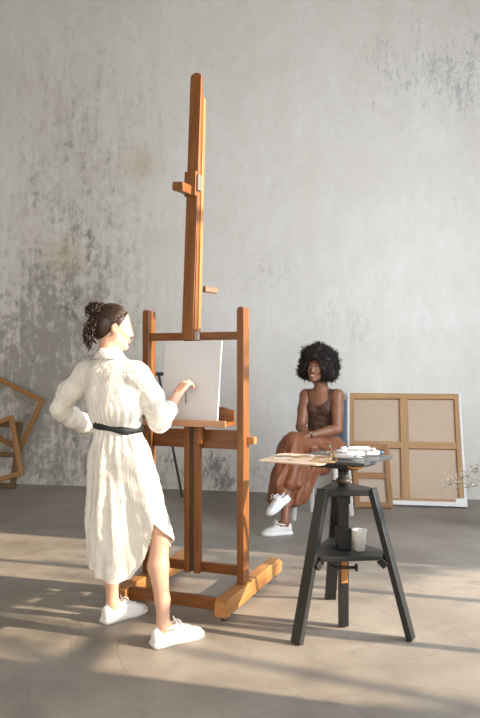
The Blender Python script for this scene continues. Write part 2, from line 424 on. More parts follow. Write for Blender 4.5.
def px(x, y, rx, ry, wt): return ((x-240)/95., 1.3+(368-y)/95., rx/95., ry/95., wt)
def wallmat():
    m, nt, bs = newmat('weathered_plaster'); tc = N(nt, 'ShaderNodeTexCoord').outputs['Object']
    def nz(sx, sz, det, rough, dist=0.0, off=0.0):
        v = N(nt, 'ShaderNodeMapping', {0: tc, 1: (off, off, off), 3: (sx, sx, sz)}).outputs[0]; return noise(nt, v, 1.0, det, rough, dist)
    big = nz(.9, .8, 4, .6); fine = nz(14, 11, 8, .7); mid = nz(4.5, 3.0, 7, .68, .4); streak = nz(11, 1.6, 6, .7); vfine = nz(45, 45, 4, .6)
    base = ramp(nt, mid, [(.33, (.71, .685, .64)), (.5, (.76, .735, .695)), (.70, (.81, .79, .76))])
    base = mix(nt, mth(nt, 'MULTIPLY', ramp(nt, big, [(.42, (0, 0, 0)), (.62, (1, 1, 1))]), .55), base, (.69, .65, .585))
    base = mix(nt, mth(nt, 'MULTIPLY', ramp(nt, fine, [(.3, (1, 1, 1)), (.48, (0, 0, 0))]), .18), base, (.52, .51, .49))
    # grey worn areas, denser low on the left
    dens = blobs(nt, tc, [px(0, 440, 200, 240, .80), px(60, 300, 130, 210, .56), px(70, 120, 150, 180, .46), px(25, 350, 60, 120, .25), px(110, 290, 50, 110, .14),
                          px(150, 480, 150, 50, .35), px(240, 470, 80, 40, .26), px(215, 400, 90, 70, .16), px(410, 90, 120, 70, .10), px(265, 275, 40, 50, .30), px(345, 320, 60, 50, .26), px(300, 480, 160, 40, .18)])
    st = mth(nt, 'ADD', mth(nt, 'MULTIPLY', mid, .30), mth(nt, 'ADD', mth(nt, 'MULTIPLY', fine, .40), mth(nt, 'MULTIPLY', streak, .30)))
    f = mth(nt, 'ADD', st, mth(nt, 'MULTIPLY', dens, .25))
    g1 = ramp(nt, f, [(.55, (0, 0, 0)), (.70, (1, 1, 1))])
    c0_ = base
    c = mix(nt, mth(nt, 'MULTIPLY', g1, .62), base, (.41, .37, .31))
    g2 = ramp(nt, f, [(.66, (0, 0, 0)), (.74, (1, 1, 1))]); c = mix(nt, mth(nt, 'MULTIPLY', g2, .6), c, (.20, .185, .16))
    # small dark marks
    d2 = blobs(nt, tc, [px(80, 240, 9, 34, 1.0), px(60, 305, 24, 34, .8), px(14, 385, 16, 90, .6), px(66, 430, 34, 50, .6), px(215, 468, 26, 26, 1.0), px(228, 485, 22, 14, .9), px(167, 462, 12, 24, .8),
                        px(262, 268, 9, 22, .45), px(28, 210, 26, 60, .35), px(30, 60, 10, 50, .4)])
    st2 = mth(nt, 'ADD', mth(nt, 'MULTIPLY', nz(24, 16, 6, .7, 0, 3.1), .6), mth(nt, 'MULTIPLY', fine, .4))
    g3 = ramp(nt, mth(nt, 'ADD', st2, mth(nt, 'MULTIPLY', d2, .26)), [(.635, (0, 0, 0)), (.73, (1, 1, 1))])
    c = mix(nt, mth(nt, 'MULTIPLY', g3, .62), c, (.10, .10, .10))
    # thin scratches at the upper right
    d3 = blobs(nt, tc, [px(425, 80, 80, 75, .85), px(375, 60, 26, 50, .45), px(460, 105, 40, 60, .6)])
    st3 = mth(nt, 'ADD', mth(nt, 'MULTIPLY', nz(36, 14, 6, .8, 1.2, 7.7), .7), mth(nt, 'MULTIPLY', streak, .3))
    g4 = ramp(nt, mth(nt, 'ADD', st3, mth(nt, 'MULTIPLY', d3, .13)), [(.60, (0, 0, 0)), (.66, (1, 1, 1))])
    c = mix(nt, mth(nt, 'MULTIPLY', g4, .5), c, (.25, .26, .28))
    # ochre and pale patches
    oc = blobs(nt, tc, [px(52, 250, 34, 26, .9), px(138, 160, 34, 30, .8), px(150, 235, 22, 20, .35), px(100, 160, 60, 50, .25), px(20, 90, 60, 60, .3)])
    c = mix(nt, mth(nt, 'MULTIPLY', mth(nt, 'MULTIPLY', oc, mid), 1.1, True), c, (.52, .42, .26))
    pl = ramp(nt, nz(7, 5, 6, .65, .5, 11.3), [(.56, (0, 0, 0)), (.64, (1, 1, 1))])
    c = mix(nt, mth(nt, 'MULTIPLY', pl, .30), c, (.82, .81, .79))
    nt.links.new(c, bs.inputs['Base Color']); bs.inputs['Roughness'].default_value = .92
    bump(nt, bs, mth(nt, 'ADD', mid, mth(nt, 'ADD', mth(nt, 'MULTIPLY', fine, .5), mth(nt, 'MULTIPLY', vfine, .15))), .14, .010); return m
def floormat():
    m, nt, bs = newmat('worn_concrete'); tc = N(nt, 'ShaderNodeTexCoord').outputs['Object']
    def nz(sc, det, rough, dist=0.0, off=0.0, sy=1.0):
        v = N(nt, 'ShaderNodeMapping', {0: tc, 1: (off, off, 0), 3: (sc, sc*sy, sc)}).outputs[0]; return noise(nt, v, 1.0, det, rough, dist)
    a = nz(.8, 5, .6, .3); b = nz(5, 7, .7, .5); f = nz(40, 5, .7)
    c = ramp(nt, a, [(.35, (.215, .186, .155)), (.5, (.280, .244, .205)), (.66, (.36, .315, .262))])
    c = mix(nt, mth(nt, 'MULTIPLY', ramp(nt, b, [(.35, (1, 1, 1)), (.52, (0, 0, 0))]), .40), c, (.16, .14, .122))
    c = mix(nt, mth(nt, 'MULTIPLY', ramp(nt, nz(3, 8, .72, .8, 5.0), [(.56, (0, 0, 0)), (.66, (1, 1, 1))]), .35), c, (.34, .30, .255))
    ridge = mth(nt, 'ABSOLUTE', mth(nt, 'SUBTRACT', nz(.9, 3, .55, .9, 2.0), .5))
    cr = ramp(nt, ridge, [(0.0, (1, 1, 1)), (.010, (0, 0, 0))])
    c = mix(nt, mth(nt, 'MULTIPLY', cr, mth(nt, 'MULTIPLY', b, .35)), c, (.12, .10, .09))
    c = mix(nt, mth(nt, 'MULTIPLY', ramp(nt, f, [(.62, (0, 0, 0)), (.72, (1, 1, 1))]), .25), c, (.38, .35, .31))
    nt.links.new(c, bs.inputs['Base Color'])
    nt.links.new(ramp(nt, b, [(.3, (.42, .42, .42)), (.7, (.62, .62, .62))]), bs.inputs['Roughness'])
    bump(nt, bs, mth(nt, 'ADD', mth(nt, 'MULTIPLY', b, .6), mth(nt, 'SUBTRACT', mth(nt, 'MULTIPLY', f, .2), mth(nt, 'MULTIPLY', cr, .5))), .18, .008); return m
PLASTER = wallmat()
SIDEWALL = plain('side_wall_plaster', (.40, .375, .34), .9, 0, .05, 6)
WINFRAME = plain('window_frame_paint', (.55, .53, .50), .5)
MF = Matrix.Identity(4)
MB().box((-4.3, -4.0, -.12), (4.6, 9.0, 0)).build('floor', floormat())['kind'] = 'structure'
XR, XL, CH = 3.55, -4.0, 5.9
MB().box((XL, 0, 0), (XR, .2, CH)).build('wall_back', PLASTER, None, MW)['kind'] = 'structure'
MB().box((XL-.2, -11.2, 0), (XL, .2, CH)).build('wall_left', SIDEWALL, None, MW)['kind'] = 'structure'
MB().box((XL-.2, -11.2, CH), (XR+.25, .2, CH+.2)).build('ceiling', SIDEWALL, None, MW)['kind'] = 'structure'
# right wall pierced by tall windows: local y runs from the back wall (0) towards the camera (negative)
WINS = [(-4.75, -2.55, .55, 4.6), (-6.95, -4.92, .55, 4.6)]
mb = MB(); ys = [.2]
for a, b, z0, z1 in WINS: ys += [b, a]
ys += [-11.2]
for i in range(0, len(ys), 2): mb.box((XR, ys[i+1], 0), (XR+.25, ys[i], CH))
for a, b, z0, z1 in WINS: mb.box((XR, a, 0), (XR+.25, b, z0)); mb.box((XR, a, z1), (XR+.25, b, CH))
mb.build('wall_right', SIDEWALL, None, MW)['kind'] = 'structure'
for i, (a, b, z0, z1) in enumerate(WINS):
    mb = MB(); t = .03
    for y in (a, b-.06): mb.box((XR+.08, y, z0), (XR+.14, y+.06, z1))
    for z in (z0, z1-.06): mb.box((XR+.08, a+.06, z), (XR+.14, b-.06, z+.06))
    n = max(1, round((b-a)/.85)); nz_ = 4
    for k in range(1, n): y = a+(b-a)*k/n; mb.box((XR+.09, y-t, z0+.06), (XR+.13, y+t, z1-.06))
    for k in range(1, nz_): z = z0+(z1-z0)*k/nz_; mb.box((XR+.085, a+.06, z-t), (XR+.135, b-.06, z+t))
    mb.build('window_%d' % (i+1), WINFRAME, None, MW)['kind'] = 'structure'
# thin wall-foot line of old paint
# a leafy tree outside the windows (it dapples the sun)
LEAF = plain('leaf_green', (.05, .10, .03), .6); BARK = plain('bark', (.10, .07, .05), .9)
def garden_tree(loc, seed, label):
    r = random.Random(seed); t = thing('garden_tree', loc, 0, label, 'tree'); tb = MB(); lb = MB(); tips = []
    def grow(p, d, L, rad, lv):
        q = p+d*L; mid = (p+q)/2+V((r.uniform(-1, 1), r.uniform(-1, 1), 0))*L*.06
        tb.tube([p, mid, q], [rad, rad*.85, rad*.7], 7); tips.append((q, lv))
        if lv < 4:
            for k in range(3 if lv < 3 else 4):
                nd = (d*.75+V((r.uniform(-1, 1), r.uniform(-1, 1), r.uniform(-.35, .8)))*.8).normalized(); grow(q, nd, L*r.uniform(.6, .8), rad*.6, lv+1)
    grow(Vector(loc), V((0, 0, 1)), 2.1, .11, 0)
    for q, lv in tips:
        if lv < 3: continue
        for k in range(5):
            c = q+V((r.gauss(0, .16), r.gauss(0, .16), r.gauss(0, .14))); u = V((r.gauss(0, 1), r.gauss(0, 1), r.gauss(0, 1))).normalized(); v = u.orthogonal().normalized(); L = r.uniform(.05, .09)
            lb.add([c-u*L, c+v*L*.42, c+u*L, c-v*L*.42], [(0, 1, 2, 3)])
    tb.build('trunk', BARK, t); lb.build('foliage', LEAF, t)
garden_tree((7.4, .35, -.3), 3, 'leafy green tree outside the nearer studio window')
garden_tree((9.9, 3.5, -.3), 9, 'leafy green tree outside the farther studio window')
# ------------------------------------------------------------ studio easel
ED = Vector((.366, .9306, 0)); EC = Vector((.9306, -.366, 0)); UP = Vector((0, 0, 1))   # back direction, right direction
E0 = Vector((.0165, 3.85, 0))                                  # foot of the right post
def E(c, u, z): return E0+EC*c+ED*u+UP*z                       # c to the right, u backwards
ez = thing('studio_easel', E(-.292, .1, 0), -math.atan2(.366, .9306), 'tall orange-brown wooden studio easel on caster runners holding the blank board', 'easel')
for c, nm in ((0, 'runner'), (-.585, 'runner')):
    M = Matrix.Translation(E(c, 0, 0)) @ Matrix((EC, ED, UP)).transposed().to_4x4()
    # runner timber with sloped nose, grain along the length
    a, b = E(c, -.32, .075), E(c, .60, .075); Mr = Matrix.Translation(a) @ frame(b-a, EC)
    mb = MB(); prof = [(0, -.045), (0, .03), (.03, .045), (.86, .045), (.92, .005), (.90, -.045)]   # z along, thickness
    R = Matrix(((0, 0, 1, 0), (0, -1, 0, 0), (1, 0, 0, 0), (0, 0, 0, 1)))
    y = Mr.to_3x3().col[1]; sgn = 1 if y.z > 0 else -1
    mb.prism([(z, -sgn*h_) for z, h_ in prof], -.034, .034, R)
    ro = mb.build('runner', W_LIGHT if c == 0 else W_LIGHT, ez, Mr, .005)
    for u in (-.27, .54):
        cb = MB(); Mc = Matrix.Translation(E(c, u, .017)) @ frame(EC, UP); cb.lathe([(.004, -.014), (.015, -.013), (.017, -.008), (.017, .008), (.015, .013), (.004, .014)], 20, Mc)
        cb.box((-.016, -.012, .010), (.016, .012, .014), Matrix.Translation(E(c, u, .018)) @ frame(UP, EC))
        cb.build('caster', RUBBER, ro)
for c in (0, -.585):
    bar('upright_post', E(c, 0, .12), E(c, 0, 1.635), .042, .085, EC, W_EASEL if c else W_EASEL, ez, .004, None, True)
bar('lower_crossbar', E(-.55, -.27, .083), E(-.035, -.27, .083), .032, .062, ED, W_EASEL, ez)
bar('lower_crossbar', E(-.564, .03, .175), E(-.021, .03, .175), .030, .055, ED, W_EASEL, ez)
bar('upper_crossbar', E(-.564, -.012, 1.478), E(-.021, -.012, 1.478), .028, .044, ED, W_EASEL, ez)
bar('middle_board', E(-.564, .025, .90), E(-.021, .025, .90), .022, .105, ED, W_EASEL, ez)
bar('height_peg', E(.021, .03, .900), E(.062, .03, .900), .040, .040, UP, W_LIGHT, ez)
# central ratchet post
cc = -.292
for dc in (-.030, .030):
    bar('central_rail', E(cc+dc-.005, -.015, .150), E(cc+dc-.005, -.015, 1.02), .034 if dc < 0 else .036, .040, EC, W_EASEL, ez)
a = E(cc-.005, -.022, .16); Mr = Matrix.Translation(a); mb = MB()
M3 = Matrix((EC, ED, UP)).transposed().to_4x4(); mb.box((-.013, -.004, 0), (.013, .012, .82), M3)
z = .01
while z < .81:
    mb.add([M3 @ V(p) for p in [(-.009, -.004, z), (.009, -.004, z), (.009, -.004, z+.018), (-.009, -.004, z+.018), (-.009, -.013, z+.004), (.009, -.013, z+.004)]],
           [(0, 1, 5, 4), (2, 3, 4, 5), (0, 4, 3), (1, 2, 5)]); z += .0225
mb.build('ratchet_strip', plain('ratchet_iron', (.10, .085, .06), .5, .5), ez, Mr, 0, 'dark toothed metal strip')
# tray that carries the board
bar('tray', E(-.52, -.115, 1.0), E(-.025, -.115, 1.0), .150, .022, ED, W_EASEL, ez, .003, 'tray with worn pinkish front edge')
bar('tray_lip', E(-.52, -.186, 1.003), E(-.025, -.186, 1.003), .012, .036, ED, wood('pinkish_wood', (.36, .17, .08), (.50, .28, .16), (.60, .37, .24)), ez)
a = E(-.52, -.050, 1.012); Mb = Matrix.Translation(a) @ frame(EC, ED)
mb = MB(); y = Mb.to_3x3().col[1]; sg = 1 if y.z > 0 else -1
mb.prism([(0, 0), (.49, 0), (.49, sg*.055), (.42, sg*.075), (.07, sg*.075), (0, sg*.055)] if sg > 0 else list(reversed([(0, 0), (.49, 0), (.49, sg*.055), (.42, sg*.075), (.07, sg*.075), (0, sg*.055)])), -.008, .008, Matrix(((0, 0, 1, 0), (0, 1, 0, 0), (1, 0, 0, 0), (0, 0, 0, 1))))
mb.build('tray_back', W_EASEL, ez, Mb, .002)
bar('tray_bracket', E(cc+.06, -.05, .88), E(cc+.06, -.05, .99), .03, .05, EC, W_EASEL, ez)
# mast: two boards, leaning back
lean = .092/1.52
def Mst(c, u, z): return E(cc+c, u+lean*(z-1.455), z)
bar('mast', Mst(-.022, -.045, 1.455), Mst(-.022+.012, -.045, 2.985), .070, .024, EC, W_EASEL, ez, .003, 'front mast board with rounded top', True)
bar('mast_rail', Mst(.018, -.040, 1.40), Mst(.016, -.030, 2.90), .012, .030, EC, W_EASEL, ez, .003)
bar('mast_rail', Mst(-.035, -.012, 1.40), Mst(-.030, -.012, 2.80), .044, .024, EC, W_EASEL, ez, .003)
bar('mast_rail', Mst(.030, -.012, 1.36), Mst(.022, -.006, 2.85), .010, .030, EC, W_LIGHT, ez, .003)
clampo = bar('canvas_clamp', Mst(-.018, -.068, 2.268), Mst(-.018, -.068, 2.408), .070, .026, EC, W_EASEL, ez, .002)
bar('clamp_jaw', Mst(-.025, -.075, 2.300), Mst(-.025, -.19, 2.294), .052, .036, UP, W_EASEL, clampo, .002)
bar('clamp_arm', Mst(-.022, -.17, 2.300), Mst(-.072, -.17, 2.303), .045, .040, UP, W_EASEL, clampo, .002)
bar('clamp_plate', Mst(.026, -.05, 2.30), Mst(.026, -.05, 2.39), .012, .040, EC, METAL, clampo, .001, 'pale metal plate')
bar('peg', Mst(.035, .03, 1.75), Mst(.085, .10, 1.745), .034, .028, UP, W_EASEL, ez)
bar('mast_clasp', E(cc+.030, -.040, 1.455), E(cc+.030, -.040, 1.503), .040, .022, EC, METAL, ez, .002, 'grey metal clasp')
bv = thing('drawing_board', E(-.29, -.10, 1.011), -math.atan2(.366, .9306), 'blank white drawing board standing on the tall easel', 'board')
bl, br = E(-.440, -.125, 1.012), E(-.098, -.125, 1.012); tl = E(-.436, -.072, 1.448)
bar('panel', (bl+br)/2, (bl+br)/2+(tl-bl), .342, .016, EC, BOARD_WHITE, bv, .001)
# ------------------------------------------------------------ black modelling stand
C0 = Vector((.520, 3.52, 0)); feet = [Vector((.268, 3.30, 0)), Vector((.818, 3.345, 0)), Vector((.508, 3.94, 0))]
st = thing('modelling_stand', C0, 0, 'black painted wooden tripod modelling stand with triangular shelf and square top', 'stand')
tops = [C0+(f-C0).normalized()*.150+UP*.708 for f in feet]
for f, t in zip(feet, tops):
    rd = (f-C0).normalized(); tn = rd.cross(UP)
    bar('leg', f+UP*.002, t, .060, .030, tn, BLACK, st, .003)
def tri(R, rr, cut=.35):
    pts = []
    for f in feet:
        a = math.atan2((f-C0).y, (f-C0).x)
        for da in (-cut, cut): pts.append((R*math.cos(a+da), R*math.sin(a+da)))
    order = sorted(pts, key=lambda p: math.atan2(p[1], p[0])); return order
MC = lambda z: Matrix.Translation(C0+UP*z)
MB().prism(tri(.155, 0, .20), 0, .030).build('top_frame', BLACK, st, MC(.675), .004)
MB().prism(tri(.222, 0, .20), 0, .024).build('shelf', BLACK, st, MC(.372), .004)
for f in feet:
    rd = (f-C0).normalized(); p = C0+rd*.205
    b1 = bar('bracket', p+UP*.345, p+rd*.022+UP*.372, .085, .045, rd.cross(UP), BLACK, st, .002)
mb = MB(); mb.box((-.022, -.022, .006), (.022, .022, .70)); mb.box((-.028, -.028, .62), (.028, .028, .66))
pt = mb.build('centre_post', BLACK, st, MC(0) @ Matrix.Rotation(.15, 4, 'Z'), .003)
MB().box((-.017, -.0235, .225), (.017, -.0218, .345)).build('worn_patch', W_LIGHT, pt, MC(0) @ Matrix.Rotation(.15, 4, 'Z'), 0, 'bare wood patch')
MB().box((-.034, -.032, .395), (.034, .032, .50)).build('post_collar', BLACK, st, MC(0) @ Matrix.Rotation(.15, 4, 'Z'), .004)
MB().tube([C0+V((-.062, -.03, .305)), C0+V((.062, -.03, .305))], .008, 10).build('clamp_bolt', DARKMET, st)
for q in (-1, 1): MB().lathe([(.004, -.007), (.017, -.006), (.019, 0), (.017, .006), (.004, .007)], 14, Matrix.Translation(C0+V((q*.060, -.03, .305))) @ Matrix.Rotation(math.pi/2, 4, 'Y')).build('clamp_knob', DARKMET, st)
MB().lathe([(.027, 0), (.027, .115)], 18).build('screw', DARKMET, st, MC(.695))
MB().lathe([(.034, 0), (.037, .01), (.037, .020), (.030, .025)], 20).build('screw_nut', plain('brass_nut', (.07, .055, .04), .5, .3), st, MC(.722))
CT = Vector((.52, 3.54, 0))
Rt = Matrix.Rotation(math.atan2(.35, .228), 4, 'Z')
MB().box((-.125, -.125, 0), (.125, .125, .034)).build('turntable', BLACK, st, Matrix.Translation(CT+UP*.806) @ Rt, .006)
MB().box((-.205, -.205, 0), (.155, .200, .014)).build('square_top', plain('grey_black_top', (.055, .065, .07), .35), st, Matrix.Translation(CT+UP*.841) @ Rt, .003)
hp = V((.530, 3.285, .833))
MB().tube([hp+V((-.02, .03, 0)), hp+V((0, .0, -.004)), hp+V((.05, .03, -.004)), hp+V((.068, .075, -.002)), hp+V((.055, .105, 0))], .006, 8).build('loop_handle', W_LIGHT, st, None, 0, 'pale wooden loop')
TOPZ = .856
# paper cup
cp = thing('paper_cup', C0+V((.072, -.045, .396)), 0, 'small white paper cup on the black stand shelf', 'cup')
MB().lathe([(.024, 0), (.0265, .0), (.036, .096), (.0375, .098), (.0372, .102), (.0345, .102), (.0335, .096), (.0245, .006), (.0, .006)], 32, None, False).build('cup_body', CUPM, cp, Matrix.Translation(C0+V((.072, -.045, .396))))
# palette
pal = [(.085, 3.31), (.195, 3.57), (.235, 3.60), (.435, 3.50), (.465, 3.46), (.385, 3.185), (.345, 3.165)]
pc = V((.28, 3.38, 0)); pt_ = [(x-pc.x, y-pc.y) for x, y in pal][::-1]
po = thing('paint_palette', pc+UP*TOPZ, 0, 'flat pale wooden palette with ochre and brown paint, overhanging the left of the black stand', 'palette')
MB().prism(pt_, 0, .006).build('palette_board', plain('palette_card', (.62, .47, .36), .5, 0, .1, 12), po, Matrix.Translation(pc+UP*(TOPZ+.001)), .002)
r = random.Random(4)
cols = [(.55, .33, .12), (.40, .20, .10), (.62, .50, .38), (.30, .24, .20), (.66, .42, .16), (.48, .36, .28), (.60, .38, .13), (.70, .62, .52)]
spots = [(.02, .02), (.09, -.02), (-.02, -.05), (-.06, .08), (.12, .06), (.05, .10), (.07, -.09), (-.09, 0), (.13, -.13), (.0, .05)]
for i, (x, y) in enumerate(spots):
    n = 14; ph = r.uniform(0, 6); R0 = r.uniform(.022, .042)
    pp = [((x+R0*(1+.3*math.sin(3*a+ph))*math.cos(a)), (y+R0*.75*(1+.25*math.sin(2*a+ph))*math.sin(a))) for a in [2*math.pi*k/n for k in range(n)]]
    MB().prism(pp, .0068, .0095).build('paint_blob', plain('paint_%d' % i, cols[i % 8], .35), po, Matrix.Translation(pc+UP*(TOPZ+.001)), .001)
# paint tubes heaped on the stand
TUBE_W = plain('tube_white', (.78, .78, .79), .4, 0, .06); TUBE_S = plain('tube_foil', (.62, .62, .64), .3, .5)
caps = {'white': (.75, .75, .74), 'black': (.02, .02, .025), 'blue': (.03, .12, .22), 'tan': (.40, .27, .15)}
capm = {k: plain('cap_'+k, c, .4) for k, c in caps.items()}
def paint_tube(loc, yaw, L, cap, label, mat, pitch=0.0):
    M = Matrix.Translation(loc) @ Matrix.Rotation(yaw, 4, 'Z') @ Matrix.Rotation(pitch, 4, 'Y')
    t = thing('paint_tube', loc, yaw, label, 'paint tube', 'paint tubes heaped on the black stand')
    mb = MB(); c = []; n = 16; S = [(-L/2, .017, .0018), (-L*.42, .0165, .0022), (-L*.25, .0155, .008), (0, .0145, .0125), (L*.3, .0135, .0135), (L*.40, .013, .013), (L*.45, .007, .007), (L*.5, .006, .006)]
    for x, a, b in S:
        for k in range(n):
            th = 2*math.pi*k/n; c.append((x, a*math.cos(th), .0138+b*math.sin(th)+.0012*math.sin(x*260+k)*(b > .004)))
    mb.add(c, [(i*n+k, i*n+(k+1) % n, (i+1)*n+(k+1) % n, (i+1)*n+k) for i in range(len(S)-1) for k in range(n)], True)
    mb.f += [tuple(reversed(range(n))), tuple((len(S)-1)*n+k for k in range(n))]; mb.smooth += [False]*2
    mb.build('tube_body', mat, t, M)
    Mc = M @ Matrix.Translation((L*.5-.004, 0, .0138)) @ Matrix.Rotation(math.pi/2, 4, 'Y')
    MB().lathe([(.0075, 0), (.0095, .002), (.0085, .018), (.004, .019)], 14, Mc).build('tube_cap', capm[cap], t)
    bd = MB(); bd.tube([M @ V((-L*.30+q*.004, .0158*math.cos(a), .0138+.0085*math.sin(a))) for q in (0,) for a in [math.pi*k/8 for k in range(9)]], .0024, 5)
    bd.build('gap_shade_band', capm['blue'] if cap == 'blue' else capm['black'], t)  # label band coloured dark to stand for the shaded gaps between tubes
    return t
tz = .8565
TT = [((.520, 3.40, tz), 2.6, .15, 'white', 'white paint tube at the front of the heap on the black stand', TUBE_W, 0),
      ((.560, 3.462, tz+.004), .42, .15, 'white', 'white paint tube across the middle of the heap on the black stand', TUBE_W, 0),
      ((.640, 3.53, tz), .25, .15, 'blue', 'white paint tube with dark blue cap at the right end of the heap', TUBE_W, 0),
      ((.475, 3.52, tz), -.5, .15, 'white', 'silvery paint tube at the back left of the heap on the black stand', TUBE_S, 0),
      ((.580, 3.60, tz), .15, .16, 'white', 'silvery paint tube at the back of the heap on the black stand', TUBE_S, 0),
      ((.505, 3.455, tz+.026), 1.2, .14, 'black', 'white paint tube with black cap lying on top, towards the left', TUBE_W, .05),
      ((.585, 3.50, tz+.027), -.35, .15, 'white', 'white paint tube lying on top of the middle of the heap', TUBE_W, .03)]
for a in TT: paint_tube(V(a[0]), *a[1:])
def brush(p0, p1, name, label, hc):
    p0 = V(p0); p1 = V(p1); d = (p1-p0); L = d.length; t = thing(name, p0, 0, label, 'brush'); d.normalize()
    MB().tube([p0, p0+d*L*.35, p0+d*L*.78], [.0025, .0045, .0035], 8).build('handle', hc, t)
    MB().tube([p0+d*L*.77, p0+d*L*.88], [.0045, .0048], 8).build('ferrule', METAL, t)
    MB().tube([p0+d*L*.87, p0+d*L*.95, p1], [.0048, .0055, .001], 8).build('bristles', plain('bristle', (.10, .06, .035), .8), t)
brush((.415, 3.26, .862), (.455, 3.50, .900), 'paint_brush', 'pale handled paint brush leaning on the tube heap, beside the palette', W_LIGHT)
brush((.455, 3.27, .862), (.437, 3.47, .925), 'paint_brush', 'second pale brush crossing the first at the left of the tube heap', W_LIGHT)

# ------------------------------------------------------------ canvases against the wall
def stretcher(name, bl, br, lean_up, hgt, wide, thick, mat, label, cloth_mat=None, cross=(True, True), rail=.055, mid=.5, edge_white=False, group=None, cat='canvas', backing=None, wmul=1.0):
    """stretched canvas seen from the back; bl, br bottom corners, lean_up = direction of the sides"""
    bl = V(bl); br = V(br); x = (br-bl).normalized(); Wd = (br-bl).length; u = V(lean_up).normalized(); n = x.cross(u)
    t = thing(name, (bl+br)/2, math.atan2(x.y, x.x), label, cat, group)
    def Q(a, b, c=0): return bl+x*a+u*b+n*c            # c towards the viewer
    if cloth_mat:
        M = Matrix.Translation(Q(Wd/2, hgt/2, 0)) @ Matrix((x, u, n)).transposed().to_4x4()
        mb = MB(); mb.box((-Wd/2, -hgt/2, -thick/2-.003), (Wd/2, hgt/2, -thick/2+.001)); mb.build('canvas_cloth', cloth_mat, t, M)
        if edge_white:
            mb = MB(); e = .045; o = Wd/2+.003; p = hgt/2+.003; z0, z1 = -thick/2-.004, thick/2+.002
            for q in (-1, 1):
                mb.box((min(q*o, q*(o-.004)), -p, z0), (max(q*o, q*(o-.004)), p, z1)); mb.box((-o, min(q*p, q*(p-.004)), z0), (o, max(q*p, q*(p-.004)), z1))
            mb.box((-o, -p, z0-.002), (o, p, z0+.001))
            for (a0, a1, b0, b1) in ((-o, -o+.020, -p, p), (o-.022, o, -p, p), (-o+.02, o-.022, -p, -p+.040), (-o+.02, o-.022, p-.010, p)): mb.box((a0, b0, z1-.001), (a1, b1, z1+.003))
            mb.box((o-.10, -p-.002, z1+.003), (o+.002, -p+.075, z1+.006))
            mb.build('gessoed_edge', WHITE_PAINT, t, M, 0, 'white primed canvas folded over the edge')
    r_ = rail
    bar('side_rail', Q(r_/2, 0), Q(r_/2, hgt), r_, thick, x, mat, t); bar('side_rail', Q(Wd-r_/2, 0), Q(Wd-r_/2, hgt), r_, thick, x, mat, t)
    bar('end_rail', Q(r_, r_/2), Q(Wd-r_, r_/2), r_, thick*.96, u, mat, t); bar('end_rail', Q(r_, hgt-r_/2), Q(Wd-r_, hgt-r_/2), r_, thick*.96, u, mat, t)
    if cross[0]: bar('cross_brace', Q(r_, hgt*mid), Q(Wd-r_, hgt*mid), r_*1.1, thick*.8, u, mat, t)
    if cross[1]: bar('cross_brace', Q(Wd*.5, r_), Q(Wd*.5, hgt-r_), r_*1.25, thick*.84, x, mat, t)
    return t
RAW = cloth('raw_canvas', (.56, .43, .32), .9, 500, .12, .1, .05); RAW2 = cloth('raw_canvas_pale', (.50, .40, .31), .9, 500, .12, .1, .06)
b0, b1 = V((1.020, 6.66, .012)), V((2.100, 6.50, .012))
stretcher('large_canvas', b0, b1, (.075, .42, 1.06), 1.115, 1, .04, W_FRAME, 'large square white-edged canvas with its wooden back showing, leaning on the wall', RAW, (True, True), .062, .52, True, 'canvases leaning at the right')
s0, s1 = V((1.070, 6.50, .010)), V((1.415, 6.46, .010))
stretcher('small_canvas', s0, s1, (-.03, .10, .60), .585, 1, .028, W_OLD, 'small brown stretcher frame leaning against the large canvas', RAW2, (True, False), .048, .50, False, 'canvases leaning at the right')
# old frames at the left
def rel(p): return V(p)
def wallp(u, off, z): return W0+WD*u+WN*off+UP*z
def oldframe(name, corner, ang, Wd, Hh, off0, tilt, mat, rail, thick, label, brace=False, grp=None):
    """rectangular frame leaning on the wall; corner = (u, z), ang = turn in the wall plane, off0 = distance from wall of that corner"""
    N_ = WN; x = (WD*math.cos(ang)+UP*math.sin(ang)); y = (-WD*math.sin(ang)+UP*math.cos(ang))
    x = (x-N_*tilt*math.sin(ang)).normalized(); y = (y-N_*tilt*math.cos(ang)).normalized()
    o = wallp(corner[0], off0, corner[1]); t = thing(name, o, 0, label, 'picture frame', grp)
    def Q(a, b): return o+x*a+y*b
    bar('side_rail', Q(rail/2, 0), Q(rail/2, Hh), rail, thick, x, mat, t); bar('side_rail', Q(Wd-rail/2, 0), Q(Wd-rail/2, Hh), rail, thick, x, mat, t)
    bar('end_rail', Q(rail, rail/2), Q(Wd-rail, rail/2), rail, thick, y, mat, t); bar('end_rail', Q(rail, Hh-rail/2), Q(Wd-rail, Hh-rail/2), rail, thick, y, mat, t)
    if brace: bar('cross_brace', Q(rail, Hh*.5), Q(Wd-rail, Hh*.5), rail, thick, y, mat, t)
    return t
# big frame balanced on its corner: right corner at picture (40,399)
G = 'old frames stacked at the left'
oldframe('wooden_frame', (-3.257, .74), math.radians(-24.8), .90, .65, .10, .05, W_OLD, .055, .03, 'orange-brown wooden frame tipped on its corner, highest of the frames at left', False, G)
oldframe('wooden_frame', (-2.83, .004), 0.0, .42, .72, .30, .22, W_DARK, .055, .035, 'dark brown upright frame leaning on the wall at left', True, G)
oldframe('wooden_frame', (-2.655, .045), math.radians(17.5), .42, .66, .42, .2, W_OLD, .05, .03, 'tilted light brown frame in front of the dark frame at left', False, G)
